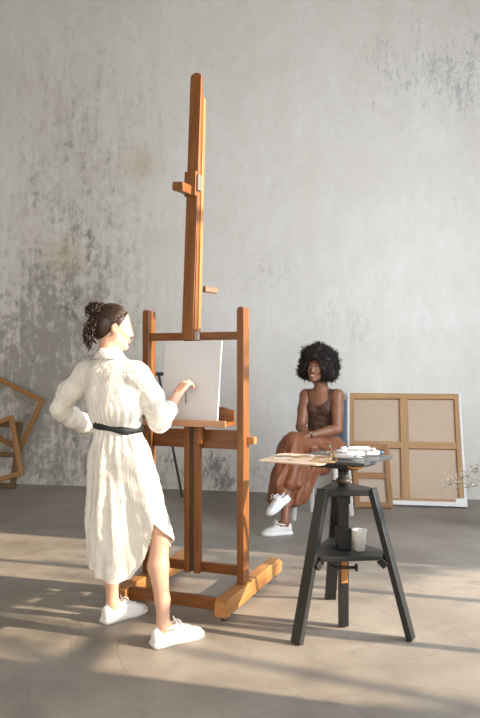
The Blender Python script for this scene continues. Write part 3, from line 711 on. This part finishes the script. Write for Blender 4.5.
# dark folding ladder behind the easel
ld = thing('metal_stand', (-.78, 6.98, 0), -.19, 'dark grey metal stand with crossbars by the wall, behind the tall easel', 'stand')
fR, tR = V((-.575, 6.98, .012)), V((-.82, 7.05, 1.24)); off = V((-.42, .08, 0))
offT = V((-.30, .06, 0))
bar('rail', fR, tR, .040, .022, V((0, 1, 0)), DARKMET, ld); bar('rail', fR+off, tR+offT, .040, .022, V((0, 1, 0)), DARKMET, ld)
for i in range(1):
    f_ = .84
    a = fR.lerp(tR, f_); b = (fR+off).lerp(tR+offT, f_); bar('crossbar', b, a, .05, .030, V((0, 1, 0)), DARKMET, ld)
bar('top_crossbar', tR+offT+V((-.03, 0, 0)), tR+V((.07, -.01, 0)), .11, .035, V((0, 1, 0)), DARKMET, ld)
# dried flowers in a vase at the right edge
vz = V((2.10, 5.50, 0)); vs_ = thing('flower_vase', vz, 0, 'vase just past the right edge holding the dried flowers', 'vase')
MB().lathe([(.05, 0), (.07, .02), (.08, .12), (.055, .24), (.035, .29), (.042, .31), (.036, .31), (.028, .285), (.0, .26)], 24, None, False).build('vase_body', plain('stoneware', (.45, .42, .38), .5), vs_, Matrix.Translation(vz))
fl = thing('dried_flowers', vz+UP*.3, 0, "spray of dried cream baby's breath at the right edge before the large canvas", 'flowers')
r = random.Random(5); sb = MB(); fb = MB()
for i in range(46):
    a = r.uniform(math.pi*.62, math.pi*1.4) if i < 34 else r.uniform(0, 6.28); rr = r.uniform(.06, .36)
    tip = vz+V((rr*math.cos(a), rr*math.sin(a)*.6, .30+r.uniform(.02, .34)*(1.15-rr*1.2)))
    if i < 5: tip = vz+V((-.34-.03*i, .02*i, .46-.02*i))
    base = vz+UP*.27; mid = base.lerp(tip, .5)+UP*.06; sb.tube([base, mid, tip], .0012, 4)
    for k in range(14):
        q = tip+V((r.gauss(0, .030), r.gauss(0, .030), r.gauss(0, .026))); sb.tube([tip-(tip-base)*.08, q], .0007, 3)
        s = r.uniform(.005, .0095); oc = [q+V(d)*s for d in ((1, 0, 0), (-1, 0, 0), (0, 1, 0), (0, -1, 0), (0, 0, 1), (0, 0, -1))]
        fb.add(oc, [(0, 2, 4), (2, 1, 4), (1, 3, 4), (3, 0, 4), (2, 0, 5), (1, 2, 5), (3, 1, 5), (0, 3, 5)], True)
sb.build('stems', plain('dry_stem', (.35, .30, .20), .8), fl); fb.build('blossoms', plain('cream_blossom', (.72, .66, .52), .8), fl)['kind'] = 'stuff'
# chair of the sitter
ch = thing('chair', V((.70, 6.06, 0)), 0, 'white-legged chair with blue grey back under the seated person', 'chair')
sc = V((.72, 6.06, .495)); cf = V((-.45, -.89, 0)).normalized(); cl = V((.89, -.45, 0)).normalized()
Mch = Matrix.Translation(sc) @ Matrix((cf, cl, UP)).transposed().to_4x4()
MB().box((-.20, -.20, -.018), (.20, .20, .012)).build('seat', CHAIRW, ch, Mch, .012)
for a, b, c_, d_ in ((.17, -.17, .20, -.19), (.17, .17, .20, .20), (-.17, -.17, -.21, -.18), (-.17, .17, -.21, .19)):
    p0 = Mch @ V((a, b, -.018)); p1 = Mch @ V((c_, d_, 0)); p1.z = 0
    bar('leg', p1, p0, .032, .028, cl, CHAIRW, ch, .004)
for b in (-.15, .12):
    bar('back_post', Mch @ V((-.19, b, .01)), Mch @ V((-.215, b, .50)), .026, .026, cl, CHAIRG, ch)
MB().box((-.218, -.19, .16), (-.196, .150, .52)).build('backrest', CHAIRG, ch, Mch, .010)
# ------------------------------------------------------------ standing painter
pw = thing('person', (-.56, 3.50, 0), math.radians(65), 'person standing at the easel in a belted cream shirt dress, holding a thin brush', 'person')
SK1 = (.70, .43, .31)
h = .0034
hd1 = V((-.632, 3.505, 1.502)); A1 = axes((math.cos(math.radians(17)), math.sin(math.radians(17)), -.12))
fb = Field((-1.06, 3.15, .02), (-.18, 4.02, 1.66), h)
T1 = head(fb, hd1, A1, .94)
fb.chain([(-.655, 3.50, 1.455), (-.650, 3.485, 1.35), (-.640, 3.48, 1.29)], [.052, .050, .065], .03)
tf = V((.42, .907, 0)); tl_ = V((-.907, .42, 0)); RT = np.array(axes(tf))
fb.ell((-.630, 3.50, 1.19), (.085, .125, .145), RT, .04); fb.ell((-.612, 3.50, 1.02), (.078, .098, .13), RT, .05); fb.ell((-.608, 3.50, .88), (.095, .128, .115), RT, .05)
SL = V((-.795, 3.565, 1.275)); EL = V((-.940, 3.62, 1.085)); WL = V((-.80, 3.75, .985))
SR = V((-.495, 3.44, 1.275)); ER = V((-.400, 3.56, 1.045)); WR = V((-.336, 3.705, 1.150))
fb.chain([(-.64, 3.48, 1.30), SL, EL], [.05, .046, .036], .02); fb.chain([EL, EL.lerp(WL, .3), WL], [.036, .037, .024], .015)
fb.chain([(-.64, 3.48, 1.30), SR, ER], [.05, .046, .036], .02); fb.chain([ER, ER.lerp(WR, .3), WR], [.036, .037, .023], .015)
HJR, KR, AR = V((-.535, 3.46, .85)), V((-.388, 3.40, .47)), V((-.360, 3.29, .095))
HJL, KL, AL = V((-.668, 3.54, .85)), V((-.678, 3.61, .47)), V((-.655, 3.60, .095))
tdR = V((.82, .573, 0)).normalized(); tdL = V((.70, .714, 0)).normalized()
for a, b, c_, td in ((HJR, KR, AR, tdR), (HJL, KL, AL, tdL)):
    fb.chain([a, a.lerp(b, .5), b], [.080, .064, .047], .02)
    cf_ = b.lerp(c_, .32)-td*.016; fb.chain([b, cf_, b.lerp(c_, .72), c_], [.045, .049, .034, .030], .02)
    fb.chain([c_, c_+V((0, 0, -.045))-td*.020], [.030, .026], .015); fb.chain([c_, c_+td*.07+V((0, 0, -.050)), c_+td*.14+V((0, 0, -.062))], [.030, .022, .014], .012)
fd_ = hand(fb, WR+(WR-ER).normalized()*.008, (.42, .50, .72), (.42, .55, -.62), (-.75, .45, .2), (.75, .85, .95, 1.0), .95, .05, (.55, .15))
hand(fb, WL+V((.01, 0, -.005)), (.90, -.25, -.15), (.25, -.9, -.1), (.1, .2, .95), (.4, .4, .45, .5), .93)
body1 = link('body', fb.mesh('body', None, paint_face(T1, A1, .94, SK1, (.55, .20, .16), (.10, .055, .035))), SKIN, pw)
smooth_mod(body1, 2)
del fb
# dress: bodice with dropped sleeves, flared skirt with curved shirt-tail hem
fd = Field((-1.06, 3.15, .18), (-.18, 3.98, 1.44), h)
fd.ell((-.632, 3.495, 1.17), (.122, .150, .150), RT, .04); fd.ell((-.632, 3.50, 1.27), (.092, .168, .075), RT, .04)
fd.ell((-.625, 3.50, 1.08), (.122, .135, .10), RT, .04); fd.cone((-.648, 3.485, 1.28), (-.648, 3.485, 1.35), .085, .062, .04)
fd.chain([(-.70, 3.53, 1.295), SL+V((.01, 0, -.01)), SL.lerp(EL, .5), EL+V((.008, -.005, 0))], [.056, .062, .058, .050], .03)
fd.chain([EL+V((.005, -.005, 0)), EL.lerp(WL, .45), EL.lerp(WL, .88)], [.048, .052, .050], .02)
fd.chain([(-.60, 3.47, 1.295), SR+V((-.01, 0, -.01)), SR.lerp(ER, .5), ER+V((-.008, -.005, -.01))], [.056, .062, .060, .056], .03)
fd.chain([ER+V((-.005, 0, -.005)), ER.lerp(WR, .24)], [.055, .050], .02)
# rolled cuffs
for e, w__, r0, t0 in ((ER, WR, .050, .29), (EL, WL, .050, .90)):
    c_ = e.lerp(w__, t0); dd = (w__-e).normalized(); fd.cone(c_-dd*.012, c_+dd*.012, r0, r0*.97, .006)
# skirt shell
sl, X, Y, Z = fd.win((-1.0, 3.15, .18), (-.2, 3.95, 1.05))
def interp(z, tab): zz = [t[0] for t in tab]; return [np.interp(z, zz, [t[i] for t in tab]) for i in range(1, len(tab[0]))]
tab = [(.20, -.556, 3.50, .200, .185), (.39, -.556, 3.50, .198, .178), (.55, -.572, 3.50, .186, .165), (.66, -.580, 3.50, .170, .150), (.80, -.594, 3.50, .145, .130), (.90, -.604, 3.50, .128, .115), (.98, -.612, 3.50, .113, .097), (1.02, -.612, 3.50, .112, .096)]
cx, cy, ra, rb = interp(Z, tab)
U_ = (X-cx); V__ = (Y-cy); th = np.arctan2(V__*.907-U_*-.42*0, U_)    # angle seen from above, 0 = screen right, -pi/2 = towards the camera
th = np.arctan2(V__, U_)
amp = np.clip((1.0-Z)/.5, 0, 1)
fold = amp*(.014*np.sin(6*th+1.2+2.5*(Z-.6)+1.1*np.sin(2*th))+.009*np.sin(11*th+.4-4*(Z-.6)+1.4*np.sin(3*th+1))+.003*np.sin(19*th+7*Z))
rr = np.sqrt((U_/ra)**2+(V__/rb)**2); dsk = (rr-1)*np.minimum(ra, rb)*.97-fold
for a, b, r_a, r_b in ((HJR, KR, .094, .074), (HJL, KL, .090, .070)):
    ab = b-a; t = np.clip(((X-a.x)*ab.x+(Y-a.y)*ab.y+(Z-a.z)*ab.z)/ab.length_squared, 0, 1)
    dt = np.sqrt((X-a.x-t*ab.x)**2+(Y-a.y-t*ab.y)**2+(Z-a.z-t*ab.z)**2)-(r_a+(r_b-r_a)*t)-fold*.6
    hh = np.clip(.5+.5*(dsk-dt)/.04, 0, 1); dsk = dsk*(1-hh)+dt*hh-.04*hh*(1-hh)
shell = np.maximum(dsk, -(dsk+.009)); solid_top = np.where(Z > .88, dsk, shell)
th2 = (th+math.pi/2+math.pi) % (2*math.pi)-math.pi              # 0 facing the camera
ap = .68                                                         # the slit at the wearer's right side
hem = np.interp(th2, [-3.15, -1.4, -.27, .20, .48, .64, .75, .88, 1.1, 1.5, 3.15], [.38, .325, .272, .290, .350, .430, .560, .520, .465, .405, .38])
dh = (hem-Z)*.8
d = np.maximum(np.maximum(solid_top, dh), Z-1.03); fd.put(sl, d.astype(np.float32), .03 if False else .012, 'u')
fd.cone((-.648, 3.488, 1.33), (-.652, 3.495, 1.46), .053, .058, .004, 's')
# waist is pulled in by the belt
def disp1(p, n):
    z = p[:, 2]; q = (p-np.array([-.61, 3.5, 0])); th = np.arctan2(q[:, 1], q[:, 0])
    near = np.exp(-((z-1.05)/.06)**2); nb = np.exp(-((z-.95)/.06)**2)
    d = .003*near*np.sin(27*th+3*np.sin(3*th))+.004*nb*np.sin(25*th+1+3*np.sin(2*th))
    up = np.clip((z-1.0)*12, 0, 1)
    st = np.stack([p[:, 0]*34+p[:, 2]*9, p[:, 1]*34, p[:, 2]*13], 1); d += up*.0085*vnoise(st, 3)
    st = np.stack([p[:, 0]*60, p[:, 1]*60+p[:, 2]*30, p[:, 2]*44], 1); d += up*.0035*vnoise(st, 5)
    sk = 1-up; st = np.stack([p[:, 0]*30+p[:, 2]*12, p[:, 1]*30, p[:, 2]*11], 1); d += sk*.006*vnoise(st, 8)
    st = np.stack([p[:, 0]*40-p[:, 2]*50, p[:, 1]*40, p[:, 2]*50+p[:, 0]*20], 1); d += sk*.0030*vnoise(st, 12)
    # crease lines of the sleeves round the elbows
    for e in (ER, EL):
        r_ = np.linalg.norm(p-np.array(e), axis=1); d += .005*np.exp(-(r_/.085)**2)*np.sin(r_*190+3*th)
    d -= .006*np.exp(-((z-1.272)/.004)**2)*(q[:, 0]*.42+q[:, 1]*.9 < 0)*.35       # yoke seam
    return n*d[:, None]
dress = link('dress', fd.mesh('dress', disp1), LINEN, pw); smooth_mod(dress, 1)
del fd, X, Y, Z, d, dsk, shell, solid_top, th, th2, hem, rr, fold, dt, hh
# collar
cb = MB(); n = 40; c = []
for k in range(n+1):
    a = 2*math.pi*k/n; R1 = .062
    base = V((-.648, 3.488, 1.348)); o = V((math.cos(a), math.sin(a), 0))
    tilt = .010*math.cos(a-math.radians(245))
    c += [base+o*(R1+.002)+UP*tilt, base+o*(R1-.004)+UP*(.034+tilt), base+o*(R1-.001)+UP*(.038+tilt), base+o*(R1+.010)+UP*(.006+tilt), base+o*(R1+.020)+UP*(-.012+tilt)]
m5 = 5; cb.add(c, [(k*m5+i, (k+1)*m5+i, (k+1)*m5+i+1, k*m5+i+1) for k in range(n) for i in range(m5-1)], True)
co = cb.build('collar', LINEN, dress); sm = co.modifiers.new('thick', 'SOLIDIFY'); sm.thickness = .003
# belt: a soft band with a knot's tail
cb = MB(); n = 64; c = []
for k in range(n+1):
    a = 2*math.pi*k/n; tilt = -.012*math.cos(a); rr_ = 1+.02*math.sin(9*a)
    for (g, z) in ((.004, -.016), (.009, -.011), (.010, .008), (.004, .015)):
        c.append(V((-.612+(.117+g)*rr_*math.cos(a), 3.50+(.101+g)*rr_*math.sin(a), 1.005+z*(1+.25*math.sin(5*a+1))+tilt+.006*math.sin(2*a+.6))))
cb.add(c, [(k*4+i, (k+1)*4+i, (k+1)*4+i+1, k*4+i+1) for k in range(n) for i in range(3)], True)
bo = cb.build('belt', BELT, pw, None, 0, 'thin black cloth belt'); sm = bo.modifiers.new('thick', 'SOLIDIFY'); sm.thickness = .004
# hair: cap, combed strands, messy curly bun
fh = Field(tuple(hd1-V((.16, .16, .16))), tuple(hd1+V((.16, .16, .20))), .0035)
TT1 = lambda x, y, z: V(hd1)+A1 @ V((x*.94, y*.94, z*.94)); RA = np.array(A1)
fh.ell(TT1(-.016, 0, .036), (.0935*.96, .076, .084), RA, .0); fh.ell(TT1(-.05, 0, -.01), (.055, .062, .065), RA, .02)
sl, X, Y, Z = fh.win(tuple(hd1-V((.16, .16, .16))), tuple(hd1+V((.16, .16, .2))))
lx = (X-hd1.x)*A1[0][0]+(Y-hd1.y)*A1[1][0]+(Z-hd1.z)*A1[2][0]; lz = (X-hd1.x)*A1[0][2]+(Y-hd1.y)*A1[1][2]+(Z-hd1.z)*A1[2][2]
cut = np.maximum(lx-(.034+.55*(lz-.03)), (-.055-lz)-np.clip(-lx-.02, 0, .03)*1.2); fh.put(sl, (-cut*.9).astype(np.float32), .01, 's')
hair1 = link('hair', fh.mesh('hair'), HAIR_BROWN, pw); smooth_mod(hair1, 2); del fh, X, Y, Z, lx, lz, cut
sb = MB(); r = random.Random(11); bun = TT1(-.098, .012, .078); knot = TT1(-.085, .0, .070)
for i in range(230):                                            # combed back to the knot
    ph = r.uniform(-1, 1); y0 = math.sin(ph*1.45)*.072; x0 = .060*math.cos(ph*1.45)+r.uniform(-.012, .006)-.015; z0 = .082-.055*abs(ph)**1.6+r.uniform(-.01, .004)
    pts = []; s_ = V((x0, y0, z0)); e = V((-.085+r.gauss(0, .008), r.gauss(0, .01), .070+r.gauss(0, .01)))
    for k in range(9):
        t = k/8; q = s_.lerp(e, t)-V((-.016, 0, .034)); m_ = math.sqrt((q.x/.093)**2+(q.y/.082)**2+(q.z/.091)**2)+1e-6
        q = q/m_*(1.0+.02*math.sin(k+i)+r.uniform(0, .025)) if t < .93 else q; pts.append(TT1(q.x-.016, q.y, q.z+.034))
    sb.tube(pts, [.0012]+[.0020]*7+[.0010], 4)
sb.build('combed_strands', HAIR_BROWN, hair1)
sb = MB()
for i in range(150):                                            # bun curls
    ax = V((r.gauss(0, 1), r.gauss(0, 1), r.gauss(0, 1))).normalized(); u = ax.orthogonal().normalized(); w_ = ax.cross(u); R_ = r.uniform(.018, .044)
    c_ = bun+V((r.gauss(0, .006), r.gauss(0, .006), r.gauss(0, .005)))+ax*r.uniform(-.02, .02); ph = r.uniform(0, 6.28); L = r.uniform(2.2, 5)
    pts = [c_+(u*math.cos(ph+L*k/11)+w_*math.sin(ph+L*k/11))*R_*(1+.16*math.sin(k*1.3+i)) for k in range(12)]
    sb.tube(pts, [.0012]+[.0034]*10+[.0012], 5)
for i in range(110):                                            # loose curls falling from the knot to the nape
    st_ = TT1(-.085+r.uniform(-.02, .02), r.uniform(-.04, .04), .07-r.uniform(0, .09)); L = r.uniform(.05, .125); ph = r.uniform(0, 6.28); cr_ = r.uniform(.005, .011)
    dr = V((-.020+r.gauss(0, .012), -.008+r.gauss(0, .016), -L)); out = A1 @ V((-1, 0, 0)); pts = []
    for k in range(14):
        t = k/13; pts.append(st_+dr*t+out*(.030*math.sin(t*2.4))+V((math.cos(ph+t*10)*cr_, math.sin(ph+t*10)*cr_, 0))*min(1, t*2.5))
    sb.tube(pts, [.0014]+[.0030]*12+[.0010], 4)
for i in range(5):                                             # wisps at the temple and ear
    st_ = TT1(-.005+r.uniform(-.02, .03), -.070, .02-r.uniform(0, .03)); pts = [st_+V((r.gauss(0, .002), -.004, -.009*k))+V((.004*math.sin(k+i), 0, 0)) for k in range(8)]
    sb.tube(pts, [.001]*8, 3)
sb.build('curls', HAIR_BROWN, hair1)
# shoes
def heel_of(a, td): return V((a.x, a.y, 0))-td*.058
shoe(pw, heel_of(AR, tdR), tdR, 0, SHOE, .272); shoe(pw, heel_of(AL, tdL), tdL, 0, SHOE, .272)
# brush held upright between thumb and fingers
tip_ = (fd_[0]+fd_[4])/2
gp = tip_
br_ = thing('fine_brush', gp+V((0, 0, -.06)), 0, "thin dark brush hanging from the standing painter's raised hand", 'brush')
MB().tube([gp+V((.0, .0, .03)), gp+V((0, 0, -.055)), gp+V((0, 0, -.075))], [.0022, .0026, .0022], 8).build('handle', plain('dark_handle', (.16, .08, .03), .4), br_)
MB().tube([gp+V((0, 0, -.074)), gp+V((0, 0, -.085)), gp+V((0, 0, -.10))], [.003, .0036, .0006], 8).build('bristles', HAIR_BROWN, br_)
# ------------------------------------------------------------ seated sitter
ps = thing('person', (.60, 5.95, 0), math.radians(-117), 'smiling person with an afro seated cross-legged in a rust satin dress', 'person')
SK2 = (.26, .118, .062); h = .0040
hd2 = V((.655, 5.96, 1.300)); A2 = axes((-.47, -.88, .0), (.08, -.03, 1))
f2 = V((-.45, -.893, 0)); RT2 = np.array(axes(f2))
fb = Field((.02, 5.22, .02), (1.0, 6.28, 1.46), h)
T2 = head(fb, hd2, A2, 1.04)
fb.chain([(.672, 5.985, 1.235), (.695, 6.01, 1.15), (.70, 6.03, 1.08)], [.052, .052, .068], .03)
fb.ell((.700, 6.03, .98), (.085, .128, .15), RT2, .04); fb.ell((.700, 6.04, .80), (.080, .105, .14), RT2, .05); fb.ell((.69, 6.05, .64), (.11, .155, .11), RT2, .05)
SRs, ERs, WRs = V((.575, 6.085, 1.062)), V((.520, 5.985, .795)), V((.575, 5.770, .705))
SLs, ELs, WLs = V((.830, 5.960, 1.065)), V((.815, 5.860, .790)), V((.555, 5.725, .745))
for a, b, c_ in ((SRs, ERs, WRs), (SLs, ELs, WLs)):
    fb.chain([V((.70, 6.02, 1.075)), a], [.05, .050], .03); fb.chain([a, a.lerp(b, .45), b], [.057, .052, .042], .02); fb.chain([b, b.lerp(c_, .3), c_], [.042, .042, .025], .015)
HR, KRs, ARs = V((.62, 6.06, .60)), V((.40, 5.74, .635)), V((.350, 5.475, .10))
HL, KLs, ALs = V((.76, 6.00, .61)), V((.425, 5.68, .695)), V((.345, 5.50, .325))
for a, b, c_ in ((HR, KRs, ARs), (HL, KLs, ALs)):
    fb.chain([a, a.lerp(b, .5), b], [.085, .070, .052], .02); fb.chain([b, b.lerp(c_, .35), b.lerp(c_, .75), c_], [.05, .052, .036, .031], .02)
dR = V((-.95, -.25, 0)).normalized(); dL = V((-.62, -.60, -.38)).normalized()
fb.chain([ARs, ARs+V((0, 0, -.05))-dR*.02], [.030, .026], .015); fb.chain([ARs, ARs+dR*.07+V((0, 0, -.055)), ARs+dR*.14+V((0, 0, -.067))], [.030, .022, .014], .012)
nL = V((dL.x*.36, dL.y*.36, -.93)).normalized(); fb.chain([ALs, ALs+dL*.06+nL*.045, ALs+dL*.13+nL*.058], [.030, .022, .014], .012)
hand(fb, WLs, (-.95, -.20, -.12), (.05, .15, -1), (-.1, -.9, .1), (.35, .4, .45, .5), .95)
hand(fb, WRs, (.30, -.60, -.50), (-.2, .45, -.8), (-.9, -.3, .0), (.45, .5, .55, .6), .95)
body2 = link('body', fb.mesh('body', None, paint_face(T2, A2, 1.04, SK2, (.30, .09, .065), (.015, .010, .008), smile=True, teeth=True)), SKIN, ps)
smooth_mod(body2, 2); del fb
# top: close-fitting camisole
ft = Field((.40, 5.80, .55), (1.0, 6.28, 1.16), h)
ft.ell((.700, 6.03, .98), (.093, .136, .155), RT2, .04); ft.ell((.700, 6.04, .80), (.094, .119, .15), RT2, .05); ft.ell((.69, 6.05, .66), (.12, .165, .10), RT2, .05)
ft.cone((.70, 6.02, 1.075), tuple(SRs), .056, .053, .03); ft.cone((.70, 6.02, 1.075), tuple(SLs), .056, .053, .03)
for q in (-1, 1): c_ = V((.70, 6.03, .955))+f2*.062+axes(f2).col[1]*q*.058; ft.ell(tuple(c_), (.045, .055, .055), RT2, .03)
sl, X, Y, Z = ft.win((.40, 5.80, .55), (1.0, 6.28, 1.16)); dx = X-.70; dy = Y-6.03
lf = dx*f2.x+dy*f2.y; lv = -dx*f2.y*1.0+dy*f2.x                 # forward, and left of the wearer
lat = np.abs(lv); strap = .100
neck = .985+np.clip(lat/.088, 0, 1)**4*.08+np.clip((lat-.082)/.02, 0, 1)*.6+0*Z                # scoop between the straps
neckb = np.where(lf > -.02, neck, 1.0+np.clip((lat-.075)/.02, 0, 1)*.6)
cut = np.maximum((Z-neckb)*.7, (lat-(.132+.0*Z))*.9*np.where(Z > .955, 1, .0)-np.where(Z > .955, 0, 1.0)); cut = np.maximum(cut, .575-Z)
ft.put(sl, (-cut).astype(np.float32), .0, 's')
def disp2(p, n):
    st = np.stack([p[:, 0]*45+p[:, 2]*30, p[:, 1]*45, p[:, 2]*40], 1); return n*(.0065*vnoise(st, 4)+.003*np.sin(p[:, 2]*110+8*p[:, 0])*np.exp(-((p[:, 2]-.74)/.07)**2))[:, None]
top = link('camisole', ft.mesh('camisole', disp2), TOPM, ps, None, 'dark brown satin top with wide straps'); smooth_mod(top, 2); del ft, X, Y, Z, dx, dy, lf, lv, lat, neck, neckb, cut
# skirt draped over the crossed legs
fs = Field((.10, 5.36, .13), (1.0, 6.30, .86), h)
fs.ell((.70, 6.04, .615), (.15, .19, .11), RT2, .04)
fs.chain([(.77, 5.99, .62), (.60, 5.84, .665), tuple(KLs+V((0, 0, .0)))], [.115, .100, .082], .03); fs.chain([(.62, 6.06, .60), (.50, 5.90, .63), tuple(KRs)], [.11, .095, .078], .03)
fs.chain([KLs, V((.395, 5.61, .52)), V((.345, 5.535, .390))], [.080, .078, .080], .015)
fs.chain([KRs+V((-.02, .02, 0)), V((.350, 5.68, .43)), V((.310, 5.63, .24))], [.082, .074, .074], .04)
fs.chain([V((.50, 5.80, .60)), V((.46, 5.76, .42)), V((.425, 5.71, .22))], [.092, .092, .085], .018)
fs.chain([V((.62, 5.90, .58)), V((.54, 5.84, .42)), V((.49, 5.78, .24))], [.10, .095, .085], .018)
fs.chain([KLs, V((.46, 5.63, .52)), V((.45, 5.58, .37))], [.078, .060, .052], .012)
fs.chain([KLs, V((.385, 5.585, .52)), V((.375, 5.535, .39))], [.080, .066, .058], .012)
fs.chain([V((.76, 5.95, .58)), V((.70, 5.93, .47))], [.10, .07], .05)
sl, X, Y, Z = fs.win((.10, 5.36, .13), (1.0, 6.30, .86))
cut = np.maximum(.215-.16*(X-.25)-Z, 0*Z-1)
cut = np.maximum(cut, np.where(Y < 5.60-.0*X, .335-Z+.25*(X-.35), -1))        # front panel ends above the raised shoe
fs.put(sl, (-cut*.8).astype(np.float32), .006, 's')
def disp3(p, n):
    d = np.zeros(len(p)); low = np.clip((.76-p[:, 2])/.25, .15, 1)
    a = p[:, 0]*.78-p[:, 1]*.5
    d += low*(.020*np.sin(a*50+p[:, 2]*7+np.sin(p[:, 2]*10))+.010*np.sin(a*96-p[:, 2]*12+1))
    st = np.stack([p[:, 0]*22+p[:, 2]*14, p[:, 1]*22-p[:, 2]*10, p[:, 2]*16], 1); d += .005*vnoise(st, 6)
    st = np.stack([p[:, 0]*50+p[:, 2]*24, p[:, 1]*50, p[:, 2]*30], 1); d += .0035*vnoise(st, 9)
    return n*d[:, None]
sk_ = link('skirt', fs.mesh('skirt', disp3), SATIN, ps, None, 'rust brown satin skirt'); smooth_mod(sk_, 2); del fs, X, Y, Z, cut
# afro
r = random.Random(21)
fa = Field(tuple(hd2-V((.26, .26, .24))), tuple(hd2+V((.28, .26, .26))), .0048)
ac = A2 @ V((-.030, 0, .040)); AC = hd2+ac
fa.ell(tuple(AC+V((.008,0,0))), (.140, .166, .146), np.array(A2), 0)
for i in range(70):
    dd = V((r.gauss(0, 1), r.gauss(0, 1), r.gauss(0, 1))).normalized()
    l = A2.transposed() @ dd
    if l.x > .45 and l.z < .35: continue
    fa.ell(tuple(AC+dd*.128), tuple([r.uniform(.028, .048)]*3), None, .012)
for q in (-1, 1):
    fa.ell(tuple(hd2+A2 @ V((-.03, q*.118, -.035))), (.062, .058, .066), np.array(A2), .02)
fa.ell(tuple(hd2+A2 @ V((.115, 0, -.030))), (.118, .080, .114), np.array(A2), .010, 's')
hair2 = link('hair', fa.mesh('hair', lambda p, n: n*(.006*vnoise(p*130, 2))[:, None]), HAIR_BLACK, ps)
me = hair2.data; nv = len(me.vertices); sb = MB()
co_ = np.zeros(nv*3, np.float32); me.vertices.foreach_get('co', co_); no_ = np.zeros(nv*3, np.float32); me.vertices.foreach_get('normal', no_)
co_ = co_.reshape(-1, 3); no_ = no_.reshape(-1, 3)
for i in range(3600):
    j = r.randrange(nv); p = V(co_[j].tolist()); n = V(no_[j].tolist()); l = A2.transposed() @ (p-hd2)
    if l.x > .03 and l.z < .055 and abs(l.y) < .082: continue
    if (A2.transposed() @ n).x < -2: continue
    u = n.orthogonal().normalized(); w_ = n.cross(u); L = r.uniform(.010, .030); ph = r.uniform(0, 6.28); R_ = r.uniform(.003, .006); g = V((r.gauss(0, .35), r.gauss(0, .35), r.gauss(0, .35)))
    pts = [p-n*.004+(n+g)*L*k/6+(u*math.cos(ph+k*1.5)+w_*math.sin(ph+k*1.5))*R_ for k in range(7)]
    sb.tube(pts, [.0018]*6+[.0009], 3)
sb.build('coils', HAIR_BLACK, hair2)
# shoes
shoe(ps, V((ARs.x, ARs.y, 0))-dR*.055, dR, 0, SHOE_B, .24)
# raised shoe: pitched down along the hanging foot
A = axes(dL, (0, -.25, 1)); toe_h = V((dL.x, dL.y, 0)).normalized()
hp_ = ALs-dL*.055-V((0, 0, .085))+V((0, 0, 0))
shoe(ps, hp_, toe_h, math.asin(dL.z), SHOE, .245, .090)
# wrist watch
dW = (WLs-ELs).normalized(); cW = WLs-dW*.022; M = Matrix.Translation(cW) @ frame(dW, (0, -.3, 1))
wt = MB().lathe([(.0265, -.007), (.0295, -.007), (.0295, .007), (.0265, .007)], 24, M, False).build('wrist_watch', BELT, ps, None, 0, 'black strapped wrist watch')
MB().lathe([(.004, 0), (.015, 0), (.016, .003), (.014, .006), (.004, .006)], 20, Matrix.Translation(cW+V((0, -.5, .86)).normalized()*.028) @ frame((0, -.5, .86), (1, 0, 0))).build('watch_case', plain('watch_gold', (.6, .5, .35), .25, .8), wt)
